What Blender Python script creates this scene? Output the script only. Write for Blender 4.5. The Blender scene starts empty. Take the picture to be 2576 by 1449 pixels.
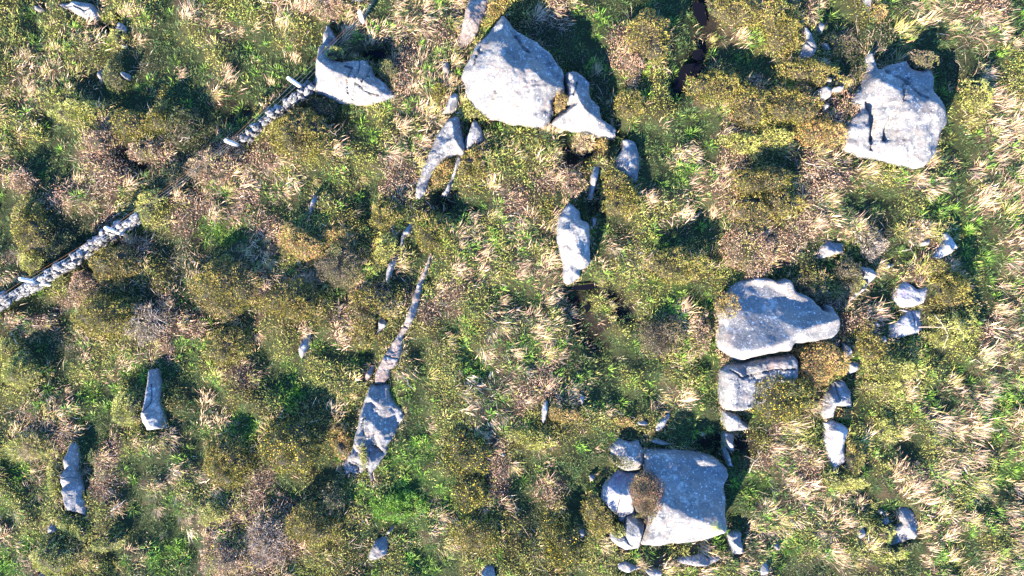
import bpy, math, random
import numpy as np
from mathutils import Vector
from mathutils.geometry import delaunay_2d_cdt

random.seed(7)
rng = np.random.default_rng(7)
scene = bpy.context.scene
COL = scene.collection
PI = math.pi

# ------------------------------------------------------------------ camera, sky, sun, exposure
H = 21.33                       # flying height of the camera in metres
cam_d = bpy.data.cameras.new('camera')
cam_d.sensor_width = 36.0
cam_d.lens = 24.0               # 32 m of moor across the frame
cam_d.clip_end = 2000
cam = bpy.data.objects.new('camera', cam_d)
cam.location = (0, 0, H)
COL.objects.link(cam)
scene.camera = cam

SUN_EL, SUN_AZ = math.radians(23), math.radians(30)   # light travels up the frame, a little to the right
world = bpy.data.worlds.new("World")
scene.world = world
world.use_nodes = True
wn = world.node_tree
wn.nodes.clear()
sky = wn.nodes.new('ShaderNodeTexSky')
sky.sky_type = 'NISHITA'
sky.sun_disc = False
sky.sun_elevation = SUN_EL
sky.sun_rotation = PI + SUN_AZ
bg = wn.nodes.new('ShaderNodeBackground')
bg.inputs[1].default_value = 0.15
sky.dust_density = 0.1
sky.ozone_density = 10.0
wo = wn.nodes.new('ShaderNodeOutputWorld')
wn.links.new(sky.outputs[0], bg.inputs[0])
wn.links.new(bg.outputs[0], wo.inputs[0])

sun_d = bpy.data.lights.new('sun', 'SUN')
sun_d.energy = 5.0
sun_d.angle = math.radians(0.5)
sun_d.color = (1.0, 0.88, 0.71)
sun = bpy.data.objects.new('sun', sun_d)
sun.rotation_euler = (PI / 2 - SUN_EL, 0, -SUN_AZ)
sun.location = (-10, -30, 30)
COL.objects.link(sun)
scene.view_settings.view_transform = 'Standard'
scene.view_settings.look = 'None'
scene.view_settings.gamma = 1.0
scene.view_settings.use_curve_mapping = False
scene.view_settings.exposure = 2.68
scene.render.engine = 'CYCLES'
scene.cycles.max_bounces = 5
scene.cycles.diffuse_bounces = 3

# ------------------------------------------------------------------ coordinates
S = 80.5                        # survey units per metre at ground level
W2, H2 = 1288.0, 724.5
def O(c):                       # origin of survey sheet c (four across, three down)
    c -= 1
    return (c % 4) * 644.0, (c // 4) * 483.0
def survey(c, pts):
    ox, oy = O(c)
    a = np.array(pts, float).reshape(-1, 2)
    return np.stack([ox + a[:, 0] / 3, oy + a[:, 1] / 3], 1)
def to_world(p, z=0.0):
    p = np.asarray(p, float).reshape(-1, 2)
    k = (H - z) / H / S
    return np.stack([(p[:, 0] - W2) * k, (H2 - p[:, 1]) * k], 1)
def wp(c, x, y, z=0.0):
    return to_world(survey(c, [x, y]), z)[0]

# ------------------------------------------------------------------ noise
TAB = [rng.random((256, 256)) for _ in range(6)]
def vnoise(x, y, k=0):
    t = TAB[k % 6]
    xi = np.floor(x).astype(int); yi = np.floor(y).astype(int)
    fx = x - xi; fy = y - yi
    fx = fx * fx * fx * (fx * (fx * 6 - 15) + 10); fy = fy * fy * fy * (fy * (fy * 6 - 15) + 10)
    a = t[xi & 255, yi & 255]; b = t[(xi + 1) & 255, yi & 255]
    c = t[xi & 255, (yi + 1) & 255]; d = t[(xi + 1) & 255, (yi + 1) & 255]
    return (a * (1 - fx) + b * fx) * (1 - fy) + (c * (1 - fx) + d * fx) * fy * 1.0
def fbm(x, y, scale, octs=4, k=0, gain=0.5):
    v = 0; amp = 1; tot = 0
    x = np.asarray(x, float) / scale + 17.3 * k; y = np.asarray(y, float) / scale + 9.1 * k
    for o in range(octs):
        v = v + amp * (vnoise(x, y, k + o) - 0.5)
        tot += amp; amp *= gain; x = x * 2.03 + 3.7; y = y * 2.03 + 1.9
    return 2 * v / tot          # about -1..1

# ------------------------------------------------------------------ materials
def mat(name):
    m = bpy.data.materials.new(name); m.use_nodes = True
    nt = m.node_tree; nt.nodes.clear()
    out = nt.nodes.new('ShaderNodeOutputMaterial')
    return m, nt, out
def nd(nt, t, **kw):
    n = nt.nodes.new(t)
    for k, v in kw.items(): setattr(n, k, v)
    return n
def mixc(nt, fac, a, b, mode='MIX'):
    n = nd(nt, 'ShaderNodeMix', data_type='RGBA', blend_type=mode)
    for s, v in ((0, fac), (6, a), (7, b)):
        if isinstance(v, (int, float)): n.inputs[s].default_value = v
        elif isinstance(v, tuple): n.inputs[s].default_value = (*v, 1)
        else: nt.links.new(v, n.inputs[s])
    return n.outputs[2]
def ramp(nt, src, p0, p1, c0=(0, 0, 0), c1=(1, 1, 1)):
    r = nd(nt, 'ShaderNodeValToRGB')
    r.color_ramp.elements[0].position = p0; r.color_ramp.elements[1].position = p1
    r.color_ramp.elements[0].color = (*c0, 1); r.color_ramp.elements[1].color = (*c1, 1)
    nt.links.new(src, r.inputs[0])
    return r.outputs[0]
def noise_node(nt, scale, detail=4, rough=0.6, vec=None):
    n = nd(nt, 'ShaderNodeTexNoise')
    n.inputs['Scale'].default_value = scale; n.inputs['Detail'].default_value = detail; n.inputs['Roughness'].default_value = rough
    if vec is not None: nt.links.new(vec, n.inputs['Vector'])
    return n.outputs[0]

def veg_material(name, transl, rough=0.6):
    m, nt, out = mat(name)
    at = nd(nt, 'ShaderNodeAttribute', attribute_name='col')
    pr = nd(nt, 'ShaderNodeBsdfPrincipled')
    pr.inputs['Roughness'].default_value = rough
    pr.inputs['Specular IOR Level'].default_value = 0.25
    tr = nd(nt, 'ShaderNodeBsdfTranslucent')
    mx = nd(nt, 'ShaderNodeMixShader'); mx.inputs[0].default_value = transl
    nt.links.new(at.outputs[0], pr.inputs['Base Color']); nt.links.new(at.outputs[0], tr.inputs[0])
    nt.links.new(pr.outputs[0], mx.inputs[1]); nt.links.new(tr.outputs[0], mx.inputs[2])
    nt.links.new(mx.outputs[0], out.inputs[0])
    return m
M_GRASS = veg_material('green_blades', 0.3, 0.55)
M_DRY = veg_material('dry_blades', 0.25, 0.6)
M_LEAF = veg_material('shrub_leaves', 0.2, 0.6)
M_STEM = veg_material('bark', 0.0, 0.8)

def granite(name, lo, hi, spec=0.72):
    m, nt, out = mat(name)
    geo = nd(nt, 'ShaderNodeNewGeometry'); pos = geo.outputs['Position']
    base = mixc(nt, ramp(nt, noise_node(nt, 1.6, 6, .65, pos), .32, .68), lo, hi)
    # grain
    g = noise_node(nt, 19, 5, .8, pos)
    base = mixc(nt, ramp(nt, g, .4, .58), mixc(nt, .55, base, (.075, .075, .078)), base)
    # brownish weathering
    base = mixc(nt, ramp(nt, noise_node(nt, 2.3, 6, .75, pos), .48, .66, (0, 0, 0), (.75, .75, .75)), base, (.19, .145, .115))
    # dark lichen patches
    dk = ramp(nt, noise_node(nt, 7.5, 5, .7, pos), .56, .66)
    base = mixc(nt, mixc(nt, 1.0, dk, (.8, .8, .8), 'MULTIPLY'), base, (.09, .092, .09))
    base = mixc(nt, ramp(nt, noise_node(nt, 3.1, 6, .75, pos), .54, .62, (0, 0, 0), (.6, .6, .6)), base, (spec * .85, spec * .84, spec * .8))
    # white crustose lichen: spots of different size
    for sc, thr, amt in ((7.0, .17, .85), (15.0, .2, .8), (30.0, .22, .6)):
        v = nd(nt, 'ShaderNodeTexVoronoi'); v.inputs['Scale'].default_value = sc
        nz = nd(nt, 'ShaderNodeTexNoise'); nz.inputs['Scale'].default_value = 20
        nt.links.new(pos, nz.inputs['Vector'])
        off = nd(nt, 'ShaderNodeVectorMath', operation='MULTIPLY_ADD')
        nt.links.new(nz.outputs['Color'], off.inputs[0]); off.inputs[1].default_value = (.05, .05, .05); nt.links.new(pos, off.inputs[2])
        nt.links.new(off.outputs[0], v.inputs['Vector'])
        keep = ramp(nt, noise_node(nt, sc * .35, 2, .5, pos), .47, .55)
        f = mixc(nt, 1.0, ramp(nt, v.outputs['Distance'], thr, thr + .06, (amt,) * 3, (0, 0, 0)), keep, 'MULTIPLY')
        base = mixc(nt, f, base, (spec, spec * .99, spec * .96))
    st = nd(nt, 'ShaderNodeAttribute', attribute_name='stain')
    sn = ramp(nt, noise_node(nt, 14, 5, .75, pos), .36, .6)
    base = mixc(nt, mixc(nt, 1.0, sn, st.outputs['Alpha'], 'MULTIPLY'), base, st.outputs['Color'])
    pr = nd(nt, 'ShaderNodeBsdfPrincipled'); pr.inputs['Roughness'].default_value = .9
    pr.inputs['Specular IOR Level'].default_value = .2
    bp = nd(nt, 'ShaderNodeBump'); bp.inputs['Strength'].default_value = .8; bp.inputs['Distance'].default_value = .05
    nt.links.new(noise_node(nt, 13, 8, .75, pos), bp.inputs['Height'])
    nt.links.new(bp.outputs[0], pr.inputs['Normal'])
    nt.links.new(base, pr.inputs['Base Color']); nt.links.new(pr.outputs[0], out.inputs[0])
    return m
M_ROCK = granite('granite', (.088, .087, .087), (.185, .177, .168), .40)
M_ROCK_W = granite('lichen_white_granite', (.118, .117, .117), (.21, .204, .197), .41)
M_ROCK_B = granite('bleached_granite', (.20, .195, .20), (.34, .33, .325), .5)
M_ROCK_P = granite('weathered_pinkish_granite', (.15, .105, .082), (.25, .19, .155), .36)
M_STONE = granite('wall_granite', (.36, .355, .35), (.52, .51, .49), .62)

def ground_material():
    m, nt, out = mat('peaty_soil_and_litter')
    geo = nd(nt, 'ShaderNodeNewGeometry'); pos = geo.outputs['Position']
    at = nd(nt, 'ShaderNodeAttribute', attribute_name='col')
    n1 = noise_node(nt, 9, 6, .75, pos)
    c = mixc(nt, ramp(nt, n1, .35, .7), mixc(nt, .6, at.outputs[0], (.02, .016, .01)), at.outputs[0])
    pr = nd(nt, 'ShaderNodeBsdfPrincipled'); pr.inputs['Roughness'].default_value = .95
    pr.inputs['Specular IOR Level'].default_value = .1
    bp = nd(nt, 'ShaderNodeBump'); bp.inputs['Strength'].default_value = .9; bp.inputs['Distance'].default_value = .06
    nt.links.new(noise_node(nt, 14, 6, .7, pos), bp.inputs['Height']); nt.links.new(bp.outputs[0], pr.inputs['Normal'])
    nt.links.new(c, pr.inputs['Base Color']); nt.links.new(pr.outputs[0], out.inputs[0])
    return m
M_GROUND = ground_material()
def simple(name, colr, rough, lo=None, scale=20, metal=0.0, stretch=None):
    m, nt, out = mat(name)
    pr = nd(nt, 'ShaderNodeBsdfPrincipled'); pr.inputs['Roughness'].default_value = rough; pr.inputs['Metallic'].default_value = metal
    tc = nd(nt, 'ShaderNodeTexCoord')
    mp = nd(nt, 'ShaderNodeMapping')
    if stretch: mp.inputs['Scale'].default_value = stretch
    nt.links.new(tc.outputs['Object'], mp.inputs[0])
    nt.links.new(mixc(nt, ramp(nt, noise_node(nt, scale, 5, .7, mp.outputs[0]), .35, .65), lo or colr, colr), pr.inputs['Base Color'])
    nt.links.new(pr.outputs[0], out.inputs[0])
    return m
M_POST = simple('weathered_grey_timber', (.62, .59, .53), .85, (.42, .39, .34), 9, 0, (6, 6, .6))
M_WIRE = simple('galvanised_wire', (.36, .35, .32), .5, (.2, .18, .15), 3, .6)
M_RUST = simple('rusty_wire', (.28, .11, .05), .8, (.14, .06, .03), 5)
M_CORE = simple('shrub_litter', (.045, .036, .018), 1.0, (.02, .018, .009), 18)
def water_material():
    m, nt, out = mat('peaty_water')
    pr = nd(nt, 'ShaderNodeBsdfPrincipled'); pr.inputs['Base Color'].default_value = (.004, .004, .006, 1)
    pr.inputs['Roughness'].default_value = .25; pr.inputs['IOR'].default_value = 1.33; pr.inputs['Specular IOR Level'].default_value = .12
    bp = nd(nt, 'ShaderNodeBump'); bp.inputs['Strength'].default_value = .05
    nt.links.new(noise_node(nt, 6), bp.inputs['Height']); nt.links.new(bp.outputs[0], pr.inputs['Normal'])
    nt.links.new(pr.outputs[0], out.inputs[0])
    return m
M_WATER = water_material()

# ------------------------------------------------------------------ object helpers
def new_mesh(name, verts, faces=None, tris=None, col=None, smooth=False, mats=()):
    me = bpy.data.meshes.new(name)
    if tris is not None:
        v = np.ascontiguousarray(verts, np.float32); t = np.ascontiguousarray(tris, np.int32)
        me.vertices.add(len(v)); me.vertices.foreach_set('co', v.ravel())
        n = len(t); me.loops.add(n * 3); me.loops.foreach_set('vertex_index', t.ravel())
        me.polygons.add(n); me.polygons.foreach_set('loop_start', np.arange(0, n * 3, 3, dtype=np.int32))
        me.polygons.foreach_set('loop_total', np.full(n, 3, np.int32))
        if smooth: me.polygons.foreach_set('use_smooth', np.ones(n, bool))
        me.update(calc_edges=True)
    else:
        me.from_pydata([tuple(map(float, p)) for p in verts], [], [tuple(map(int, f)) for f in faces])
        if smooth: me.polygons.foreach_set('use_smooth', np.ones(len(me.polygons), bool))
        me.update()
    if col is not None:
        a = me.attributes.new('col', 'FLOAT_COLOR', 'POINT')
        c = np.ones((len(me.vertices), 4), np.float32); c[:, :3] = col
        a.data.foreach_set('color', c.ravel())
    for m in mats: me.materials.append(m)
    return me
def link(name, me, parent=None, loc=None):
    o = bpy.data.objects.new(name, me); COL.objects.link(o)
    if parent is not None: o.parent = parent
    if loc is not None: o.location = loc
    return o
def tag(o, label=None, cat=None, group=None, kind=None):
    if label: o['label'] = label
    if cat: o['category'] = cat
    if group: o['group'] = group
    if kind: o['kind'] = kind
    return o
def empty(name, loc):
    o = bpy.data.objects.new(name, None); COL.objects.link(o); o.location = loc; o.empty_display_size = .2
    return o

def poly_dist(P, poly):
    """distance of points P to the closed polygon's edges, and whether they are inside"""
    d = np.full(len(P), 1e9); ins = np.zeros(len(P), bool)
    n = len(poly)
    for i in range(n):
        a = poly[i]; b = poly[(i + 1) % n]; ab = b - a
        t = np.clip(((P - a) @ ab) / max(ab @ ab, 1e-12), 0, 1)
        d = np.minimum(d, np.hypot(*(P - a - t[:, None] * ab).T))
        c = (a[1] > P[:, 1]) != (b[1] > P[:, 1])
        ins ^= c & (P[:, 0] < (b[0] - a[0]) * (P[:, 1] - a[1]) / (b[1] - a[1] + 1e-12) + a[0])
    return d, ins
def line_dist(P, pl):
    d = np.full(len(P), 1e9)
    for i in range(len(pl) - 1):
        a = pl[i]; b = pl[i + 1]; ab = b - a
        t = np.clip(((P - a) @ ab) / max(ab @ ab, 1e-12), 0, 1)
        d = np.minimum(d, np.hypot(*(P - a - t[:, None] * ab).T))
    return d

# ------------------------------------------------------------------ vegetation map, 24 rows x 40 columns over the frame
# . short turf   G lush green   t straw grass   y yellow-green heath   o olive gorse/heather   p pinkish brown heather   d dark shrub   w wet peat
VMAP = [a + b + c + d for a, b, c, d in (
 ("y.y.yy.tyy", "ytpo.ttt.y", "op.....wyp", "op.o.dttp."),
 ("y.yty..yt.", ".y.ttttpy.", "dd..po.wty", "oy.dd..tt."),
 ("ytyy.d..y.", "...twpttd.", "d.d.po.w..", "oy.dd..d.y"),
 ("yttd....t.", "....optto.", "...d.y.wop", "yoyd...dty"),
 ("ytyyo.o..w", "odd.y.ttyy", "...dyo.top", "opp....ytt"),
 ("yy.ypoodd.", "yood.yt...", "yt.w....py", "y.py....tt"),
 ("t..ppwpdpp", "pyy.ytt.py", "yywo..t.py", ".pt.yyy.tt"),
 ("p..tptddpt", "tt.y.pt.oy", "yppo..Gtpo", "ypptytt.tt"),
 (".ypttyoptp", "d.y..ydw.t", "po.wyyt.po", "opt..yG.tt"),
 (".yddp.ypGG", "pyyo.yoyty", "tt..dyd.tp", "ppttd.yG.t"),
 ("tydd.pdd.t", "tyydoy.yty", "ty..ty.odp", "pd..d.p.Gt"),
 ("t.y.poodtp", "pt.yyd.yty", "tt.tyGyoyp", ".oo..p.o.t"),
 ("..ppodp.td", "ppo.poppy.", ".twywyG.yd", "..pd..oo.t"),
 ("tp.pyopp.y", "yoop.oo.yt", "tywwy.t.p.", "..dp..oypt"),
 ("y.dtytpG.o", ".yG..o.yGt", "Gt.w..yGp.", ".opooy.ytt"),
 ("yo.ytG..yp", "..yy.y.yGt", "tp..y.y.tp", "ddo.yyy.tt"),
 ("yytG.yo..o", "yG.y...ytt", "ppt...tG.o", "oo..yy.tGG"),
 ("dpt..y..tG", "ooo....ytt", "yooy.o..d.", "py..yyttGt"),
 ("ytp.pyt.yo", "ooo.yGGGpp", "oo..p..wwo", "ty.y..ytGt"),
 ("Gty.p..t.o", "po.tyGGy.p", "....y....p", "tpy.ypttyG"),
 ("y.y.p.tyty", "p.oyGGGGop", ".p.......G", "ttt.tttyt."),
 (".yyyy..ttp", "ppooyGGtoo", "do.o.o...t", "tyty..tt.t"),
 ("tGoo..G.po", "ppoo..Gtoo", "oo.yy....t", "Gyty..t.yt"),
 ("Gpoy.tG.pp", "pyyo.yG.yy", "oo.yytytyt", ".d.ty.t.tt"))]
KEYS = '.GtyopdwR'
VM = np.array([[KEYS.index(ch) for ch in r] for r in VMAP])
def veg_type(x, y, jit=0.55):
    """type index at world points, with ragged borders"""
    x = np.asarray(x, float); y = np.asarray(y, float)
    px = x * S + W2 + 46 * fbm(x, y, .9, 3, 1) + rng.normal(0, 9, x.shape)
    py = H2 - y * S + 46 * fbm(x, y, .9, 3, 3) + rng.normal(0, 9, x.shape)
    cx = np.floor(px / 64.4).astype(int); cy = np.floor(py / 60.375).astype(int)
    cx = np.where(cx < 0, -1 - cx, cx); cx = np.where(cx > 39, 79 - cx, cx)
    cy = np.where(cy < 0, -1 - cy, cy); cy = np.where(cy > 23, 47 - cy, cy)
    return VM[np.clip(cy, 0, 23), np.clip(cx, 0, 39)]

# ------------------------------------------------------------------ rocks: outlines as surveyed, heights in metres
# (sheet, name, label, outline, dict(h, ridge=[(x,y,z)...], cracks=[...], mat, edge, stain))
ROCKS = []
def R(c, name, label, pts, h=.25, **kw):
    ROCKS.append(dict(c=c, name=name, label=label, pts=pts, h=h, **kw))

R(2, 'boulder', 'largest granite boulder, its sunlit face and bluish shaded face meeting in a ridge',
  [1850,55,1880,60,1932,150,1972,175,2052,235,2122,250,2172,310,2240,365,2295,435,2332,500,2338,600,2345,650,2335,690,2275,690,2250,740,2255,830,2217,895,2187,930,2112,925,2032,905,1932,897,1830,855,1720,830,1640,780,1610,720,1575,690,1570,610,1540,540,1570,460,1620,370,1650,300,1720,230,1790,140],
  1.6, ridge=[1845,450,1.6, 1862,150,1.0, 1855,310,1.4, 1932,535,1.58, 2080,540,1.48, 2160,610,1.4, 2240,655,1.22, 1700,600,1.32, 1660,500,1.22, 1640,430,1.1, 1740,560,1.36, 1900,650,1.42, 1720,740,1.0, 1900,800,1.02, 2100,860,.9, 2190,480,.7, 2050,350,.78, 1960,260,.72, 2250,560,.74, 2120,700,1.2],
  cracks=[[1650,480,1660,420,1690,370],[2187,930,2230,850,2260,740],[1720,830,1800,720,1830,640],[1960,250,2000,330,2060,380]], edge=.5, relief=1.6, zs=.86)
R(3, 'boulder', 'pointed granite boulder wedged against the right end of the largest boulder',
  [402,540,425,518,490,515,545,545,590,600,590,680,610,730,670,780,690,880,760,920,800,960,800,1005,740,1015,660,1000,560,985,430,965,300,940,270,930,300,900,345,845,390,805,420,795,415,700,408,620],
  .95, ridge=[470,640,.72, 485,735,.95, 505,800,.98, 560,862,.88, 630,892,.7, 700,920,.5, 765,960,.3, 540,640,.45, 590,780,.45, 380,880,.6, 520,930,.5, 450,580,.66, 440,660,.7, 420,740,.72],
  cracks=[[495,620,470,700,430,800]], edge=.52)
R(2, 'boulder', 'L-shaped cracked boulder at the upper end of the dry stone wall',
  [513,148,545,185,570,240,585,260,560,300,540,350,575,410,630,435,720,430,810,425,850,480,880,540,960,590,1010,650,1050,710,1000,735,900,765,800,770,700,745,620,745,540,725,470,695,425,685,418,640,425,560,440,450,465,320,490,220],
  1.0, ridge=[484,480,.98, 500,250,.55, 488,360,.8, 570,545,1.0, 640,575,1.02, 720,610,1.0, 820,625,.92, 900,665,.74, 985,705,.45, 650,460,.48, 780,450,.36, 530,320,.34, 560,450,.5, 800,540,.6, 560,620,.84, 700,680,.7, 860,700,.55, 900,600,.5],
  cracks=[[765,430,768,580,760,680,715,735],[670,500,720,510,715,600,690,700],[850,500,830,590,815,640],[830,590,890,560,960,592],[770,640,830,690,920,710]], edge=.4)
R(2, 'slab', 'long pinkish grey slab running off the top edge beside the largest boulder',
  [1605,-30,1765,-30,1735,100,1690,180,1660,260,1600,330,1540,350,1515,300,1540,230,1570,130], .45, mat=M_ROCK_P, edge=.5)
R(4, 'boulder', 'broad boulder split by a deep cleft at upper right, brilliant white along its lower side',
  [830,345,865,350,885,420,920,480,965,470,990,435,1060,425,1110,420,1150,460,1180,490,1240,495,1270,455,1310,500,1330,560,1335,660,1375,730,1405,810,1395,920,1360,980,1350,1080,1310,1170,1260,1230,1190,1250,1100,1240,1000,1215,880,1180,790,1160,680,1110,640,1080,645,1020,640,930,680,880,735,820,750,770,690,750,700,690,760,640,800,560,825,470,815,400],
  1.35, ridge=[1060,850,1.32, 1250,790,1.34, 1180,760,1.22, 1150,600,.74, 1270,560,.6, 1050,560,.7, 950,540,.62, 845,450,.5, 835,600,1.02, 940,690,1.08, 1005,720,1.1, 1000,800,1.24, 955,890,1.18, 930,1020,1.05, 900,810,.86, 860,700,.98, 880,960,.72, 812,800,.72, 830,900,.66, 845,1010,.7, 770,850,.9, 780,960,.86, 720,960,.8, 700,1050,.62, 800,1090,.62, 1000,1060,1.05, 1200,1080,1.0, 1120,960,1.2, 1330,850,1.1, 1300,1000,1.0, 740,720,.5],
  cracks=[[950,510,1020,560,1080,620,1170,730,1215,745],[1080,625,1100,570],[1080,622,1020,640,1010,740,995,790,930,880,910,1040],[790,740,803,850,810,960,825,1020,825,1110]], edge=.5, relief=1.5, zs=.8, cleft=[[800,760,812,850,822,960,832,1030], [945,880,925,960,915,1040]])
R(7, 'slab', 'wide flat slab in blue shade with one narrow sunlit band along its lower right edge',
  [1578,930,1590,850,1640,775,1680,715,1740,672,1830,650,1932,640,1972,645,2022,680,2112,655,2147,700,2162,750,2222,770,2302,830,2352,890,2390,905,2390,855,2422,860,2462,920,2482,1000,2477,1060,2442,1100,2352,1130,2232,1140,2132,1150,2112,1205,1932,1225,1820,1255,1720,1275,1620,1220,1590,1200,1575,1130,1590,1000],
  1.0, ridge=[2150,1030,1.1, 2300,990,1.06, 2430,955,.92, 2050,1110,1.06, 1900,1170,1.04, 1700,1200,.92, 1630,1150,.8, 1800,1040,.78, 2000,960,.72, 2200,900,.64, 2100,800,.4, 1900,800,.38, 1850,700,.3, 1960,700,.3, 2300,1060,.82, 2420,1040,.7, 2180,1110,.86],
  edge=.72, relief=.3)
R(7, 'slab', 'bent slab of grey granite below the dark crack, half hidden by flowering gorse',
  [1640,1312,1750,1292,1850,1266,1932,1250,2117,1228,2150,1268,2160,1380,2100,1500,1980,1580,1850,1620,1760,1650,1690,1654,1625,1645,1600,1590,1590,1449,1600,1360],
  .8, ridge=[1700,1350,.74, 1850,1330,.7, 2000,1300,.66, 2090,1300,.62, 1640,1450,.7, 1650,1560,.62, 1750,1400,.6, 1900,1390,.55], cracks=[[1640,1345,1720,1400,1850,1365,1950,1340,2110,1330]], edge=.8,
  stain=[(1960,1290,45,(.16,.10,.09)),(1930,1310,40,(.2,.13,.1))])
R(11, 'rock', 'squarish grey block under the bent slab, one of its sides under the gorse',
  [1608,206,1690,216,1702,240,1770,300,1810,330,1790,355,1650,370,1625,330,1605,270], .6, edge=.85)
R(11, 'rock', 'leaf-shaped stone below the bent slab and its square block',
  [1612,378,1690,382,1685,420,1670,450,1690,520,1660,510,1625,460], .35)
R(11, 'rock', 'thin tapering stone with its tip at the corner of the squarish slab',
  [1620,474,1645,520,1660,590,1690,640,1640,630,1620,560], .3)
R(11, 'slab', 'large squarish slab with rounded corners and a yellow lichen patch',
  [1015,555,1040,534,1180,530,1330,545,1480,570,1570,600,1660,670,1665,720,1635,790,1640,880,1630,1000,1640,1090,1600,1150,1500,1200,1330,1225,1150,1250,978,1258,1012,1120,1022,1050,1012,980,1022,860,1030,760,1020,650],
  1.2, ridge=[1180,900,1.2, 1300,965,1.2, 1400,1005,1.18, 1540,1075,1.08, 1595,1100,.98, 1090,1010,1.08, 1060,850,1.0, 1100,700,.7, 1080,600,.5, 1300,620,.5, 1300,800,.82, 1500,700,.5, 1600,800,.58, 1500,880,.8, 1560,1000,.94, 1150,1120,.93, 1350,1110,.94, 1480,1130,.86, 1050,1180,.72],
  edge=.5, stain=[(1500,1075,62,(.55,.47,.08)),(1470,1110,40,(.5,.45,.1)),(1530,1120,35,(.5,.45,.12))], relief=.9)
R(11, 'rock', 'curled stone with a moss pad, touching the upper left corner of the squarish slab',
  [805,430,850,440,900,447,965,430,1000,510,1005,600,970,668,880,672,812,645,775,600,755,550,750,500], .45, mat=M_ROCK, edge=.75)
R(11, 'slab', 'pale slab with a dark purplish stain, between the curled stone and mossy clump',
  [812,660,880,684,980,680,990,712,915,780,915,870,940,995,880,1016,860,1085,820,1060,790,1000,740,970,680,880,695,800,750,720], .55, mat=M_ROCK_B, edge=.6,
  cracks=[[822,845,808,900,790,990]], stain=[(800,710,75,(.13,.09,.12)),(760,760,60,(.15,.11,.14)),(850,720,60,(.16,.12,.15))])
R(11, 'slab', 'bright cracked slab split off the lower left corner of the squarish slab',
  [882,1022,940,1008,1008,1052,1000,1112,966,1254,860,1270,800,1240,740,1180,750,1130,850,1130,870,1062], .75, mat=M_ROCK_W, edge=.5,
  ridge=[940,1050,.72,960,1110,.75,890,1130,.66,900,1210,.45,820,1190,.4], cracks=[[832,1130,860,1175,905,1212]])
R(11, 'rock', 'small upright block with pale left edge, off the lower right corner of the squarish slab',
  [1640,1145,1700,1130,1745,1140,1740,1200,1765,1290,1660,1300,1645,1200], .45, edge=.8)
R(11, 'rock', 'long low ragged rock lying under the lower side of the squarish slab',
  [1230,1340,1270,1310,1370,1300,1440,1290,1480,1320,1580,1285,1580,1340,1500,1365,1400,1370,1290,1370], .35, mat=M_ROCK_W)
R(11, 'rock', 'low pale rock in the grass under the bright cracked slab',
  [790,1360,850,1330,900,1350,980,1375,940,1395,850,1405,800,1395], .3, mat=M_ROCK_W)
R(11, 'rock', 'half-buried pale rock at the bottom edge, between two low rocks under the squarish slab',
  [990,1390,1060,1380,1130,1410,1120,1440,1040,1445], .25)
R(11, 'rock', 'narrow rock cut by the bottom edge to the right of the upright block',
  [1890,1350,1920,1325,1945,1449,1880,1470,1870,1400], .3, mat=M_ROCK_W)
R(7, 'boulder', 'tooth-shaped boulder standing alone in the grass at the centre, sunlit white',
  [435,65,470,90,520,140,530,200,590,230,598,400,600,530,570,570,520,590,520,640,440,700,400,680,385,560,345,390,340,270,355,180,400,100],
  .95, mat=M_ROCK_W, ridge=[440,220,.86, 480,260,.95, 400,290,.9, 540,290,.85, 440,120,.5, 470,400,.82, 520,480,.62, 440,560,.5, 420,450,.68], edge=.4, relief=1.3)
R(3, 'rock', 'smooth pale rock with a notched left side below the pointed boulder',
  [835,1050,890,1040,940,1065,960,1140,968,1250,960,1340,935,1385,915,1350,850,1315,790,1270,778,1210,830,1130,845,1090], .4,
  ridge=[900,1250,.4,880,1150,.32,900,1080,.2,920,1310,.25], edge=.6)
R(3, 'rock', 'thin blade of rock standing just left of the smooth notched rock',
  [610,1245,680,1240,655,1310,630,1400,612,1490,590,1500,588,1440,595,1340], .35, mat=M_ROCK_W, edge=.7)
R(7, 'rock', 'small white stone in shade to the right of the tooth-shaped boulder', [605,195,640,190,635,250,610,265], .12, mat=M_ROCK_W)
R(2, 'boulder', 'forked long boulder, two stone arms with heather growing between them',
  [1415,925,1460,882,1530,868,1548,960,1572,1080,1580,1150,1540,1230,1500,1320,1430,1455,1395,1460,1440,1390,1480,1300,1510,1205,1530,1152,1440,1172,1360,1252,1300,1350,1268,1455,1230,1500,1185,1500,1200,1400,1250,1250,1310,1120,1360,1010],
  .6, ridge=[1480,930,.55,1500,1060,.6,1540,1130,.55,1400,1120,.55,1330,1220,.5,1280,1320,.4,1230,1430,.3,1500,1260,.4,1440,1400,.3], edge=.5, relief=1.2)
R(2, 'rock', 'blue-white pointed stone beside the head of the forked boulder',
  [1630,920,1660,905,1700,980,1725,1060,1690,1080,1640,1090,1600,1130,1580,1120,1575,1060,1610,990], .4, mat=M_ROCK_W, edge=.4)
R(2, 'rock', 'squat grey rock capping the upper end of the forked boulder',
  [1410,830,1460,740,1490,690,1530,710,1530,790,1512,830,1450,845,1400,850], .45)
R(2, 'rock', 'dark shaded stone in the hollow left of the largest boulder', [1405,490,1450,470,1470,560,1420,590], .2)
R(2, 'rock', 'sliver of grey rock cut by the top edge above a fence post', [690,-20,820,-20,800,15,740,22], .3)
R(1, 'slab', 'white ridged slab at the top edge, in the far left corner',
  [420,5,540,2,660,10,690,40,735,100,715,135,640,140,590,110,510,65,425,50], .4, mat=M_ROCK_W, cracks=[[480,40,560,50,640,90,680,70]])
R(1, 'rock', 'low shaded stone just left of the white ridged slab', [235,40,270,38,330,65,340,85,290,90,245,65], .15)
R(1, 'rock', 'pointed bluish stone by the black gully near the white ridged slab', [875,240,895,170,910,175,950,205,950,240,910,235], .25, mat=M_ROCK_W)
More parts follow.
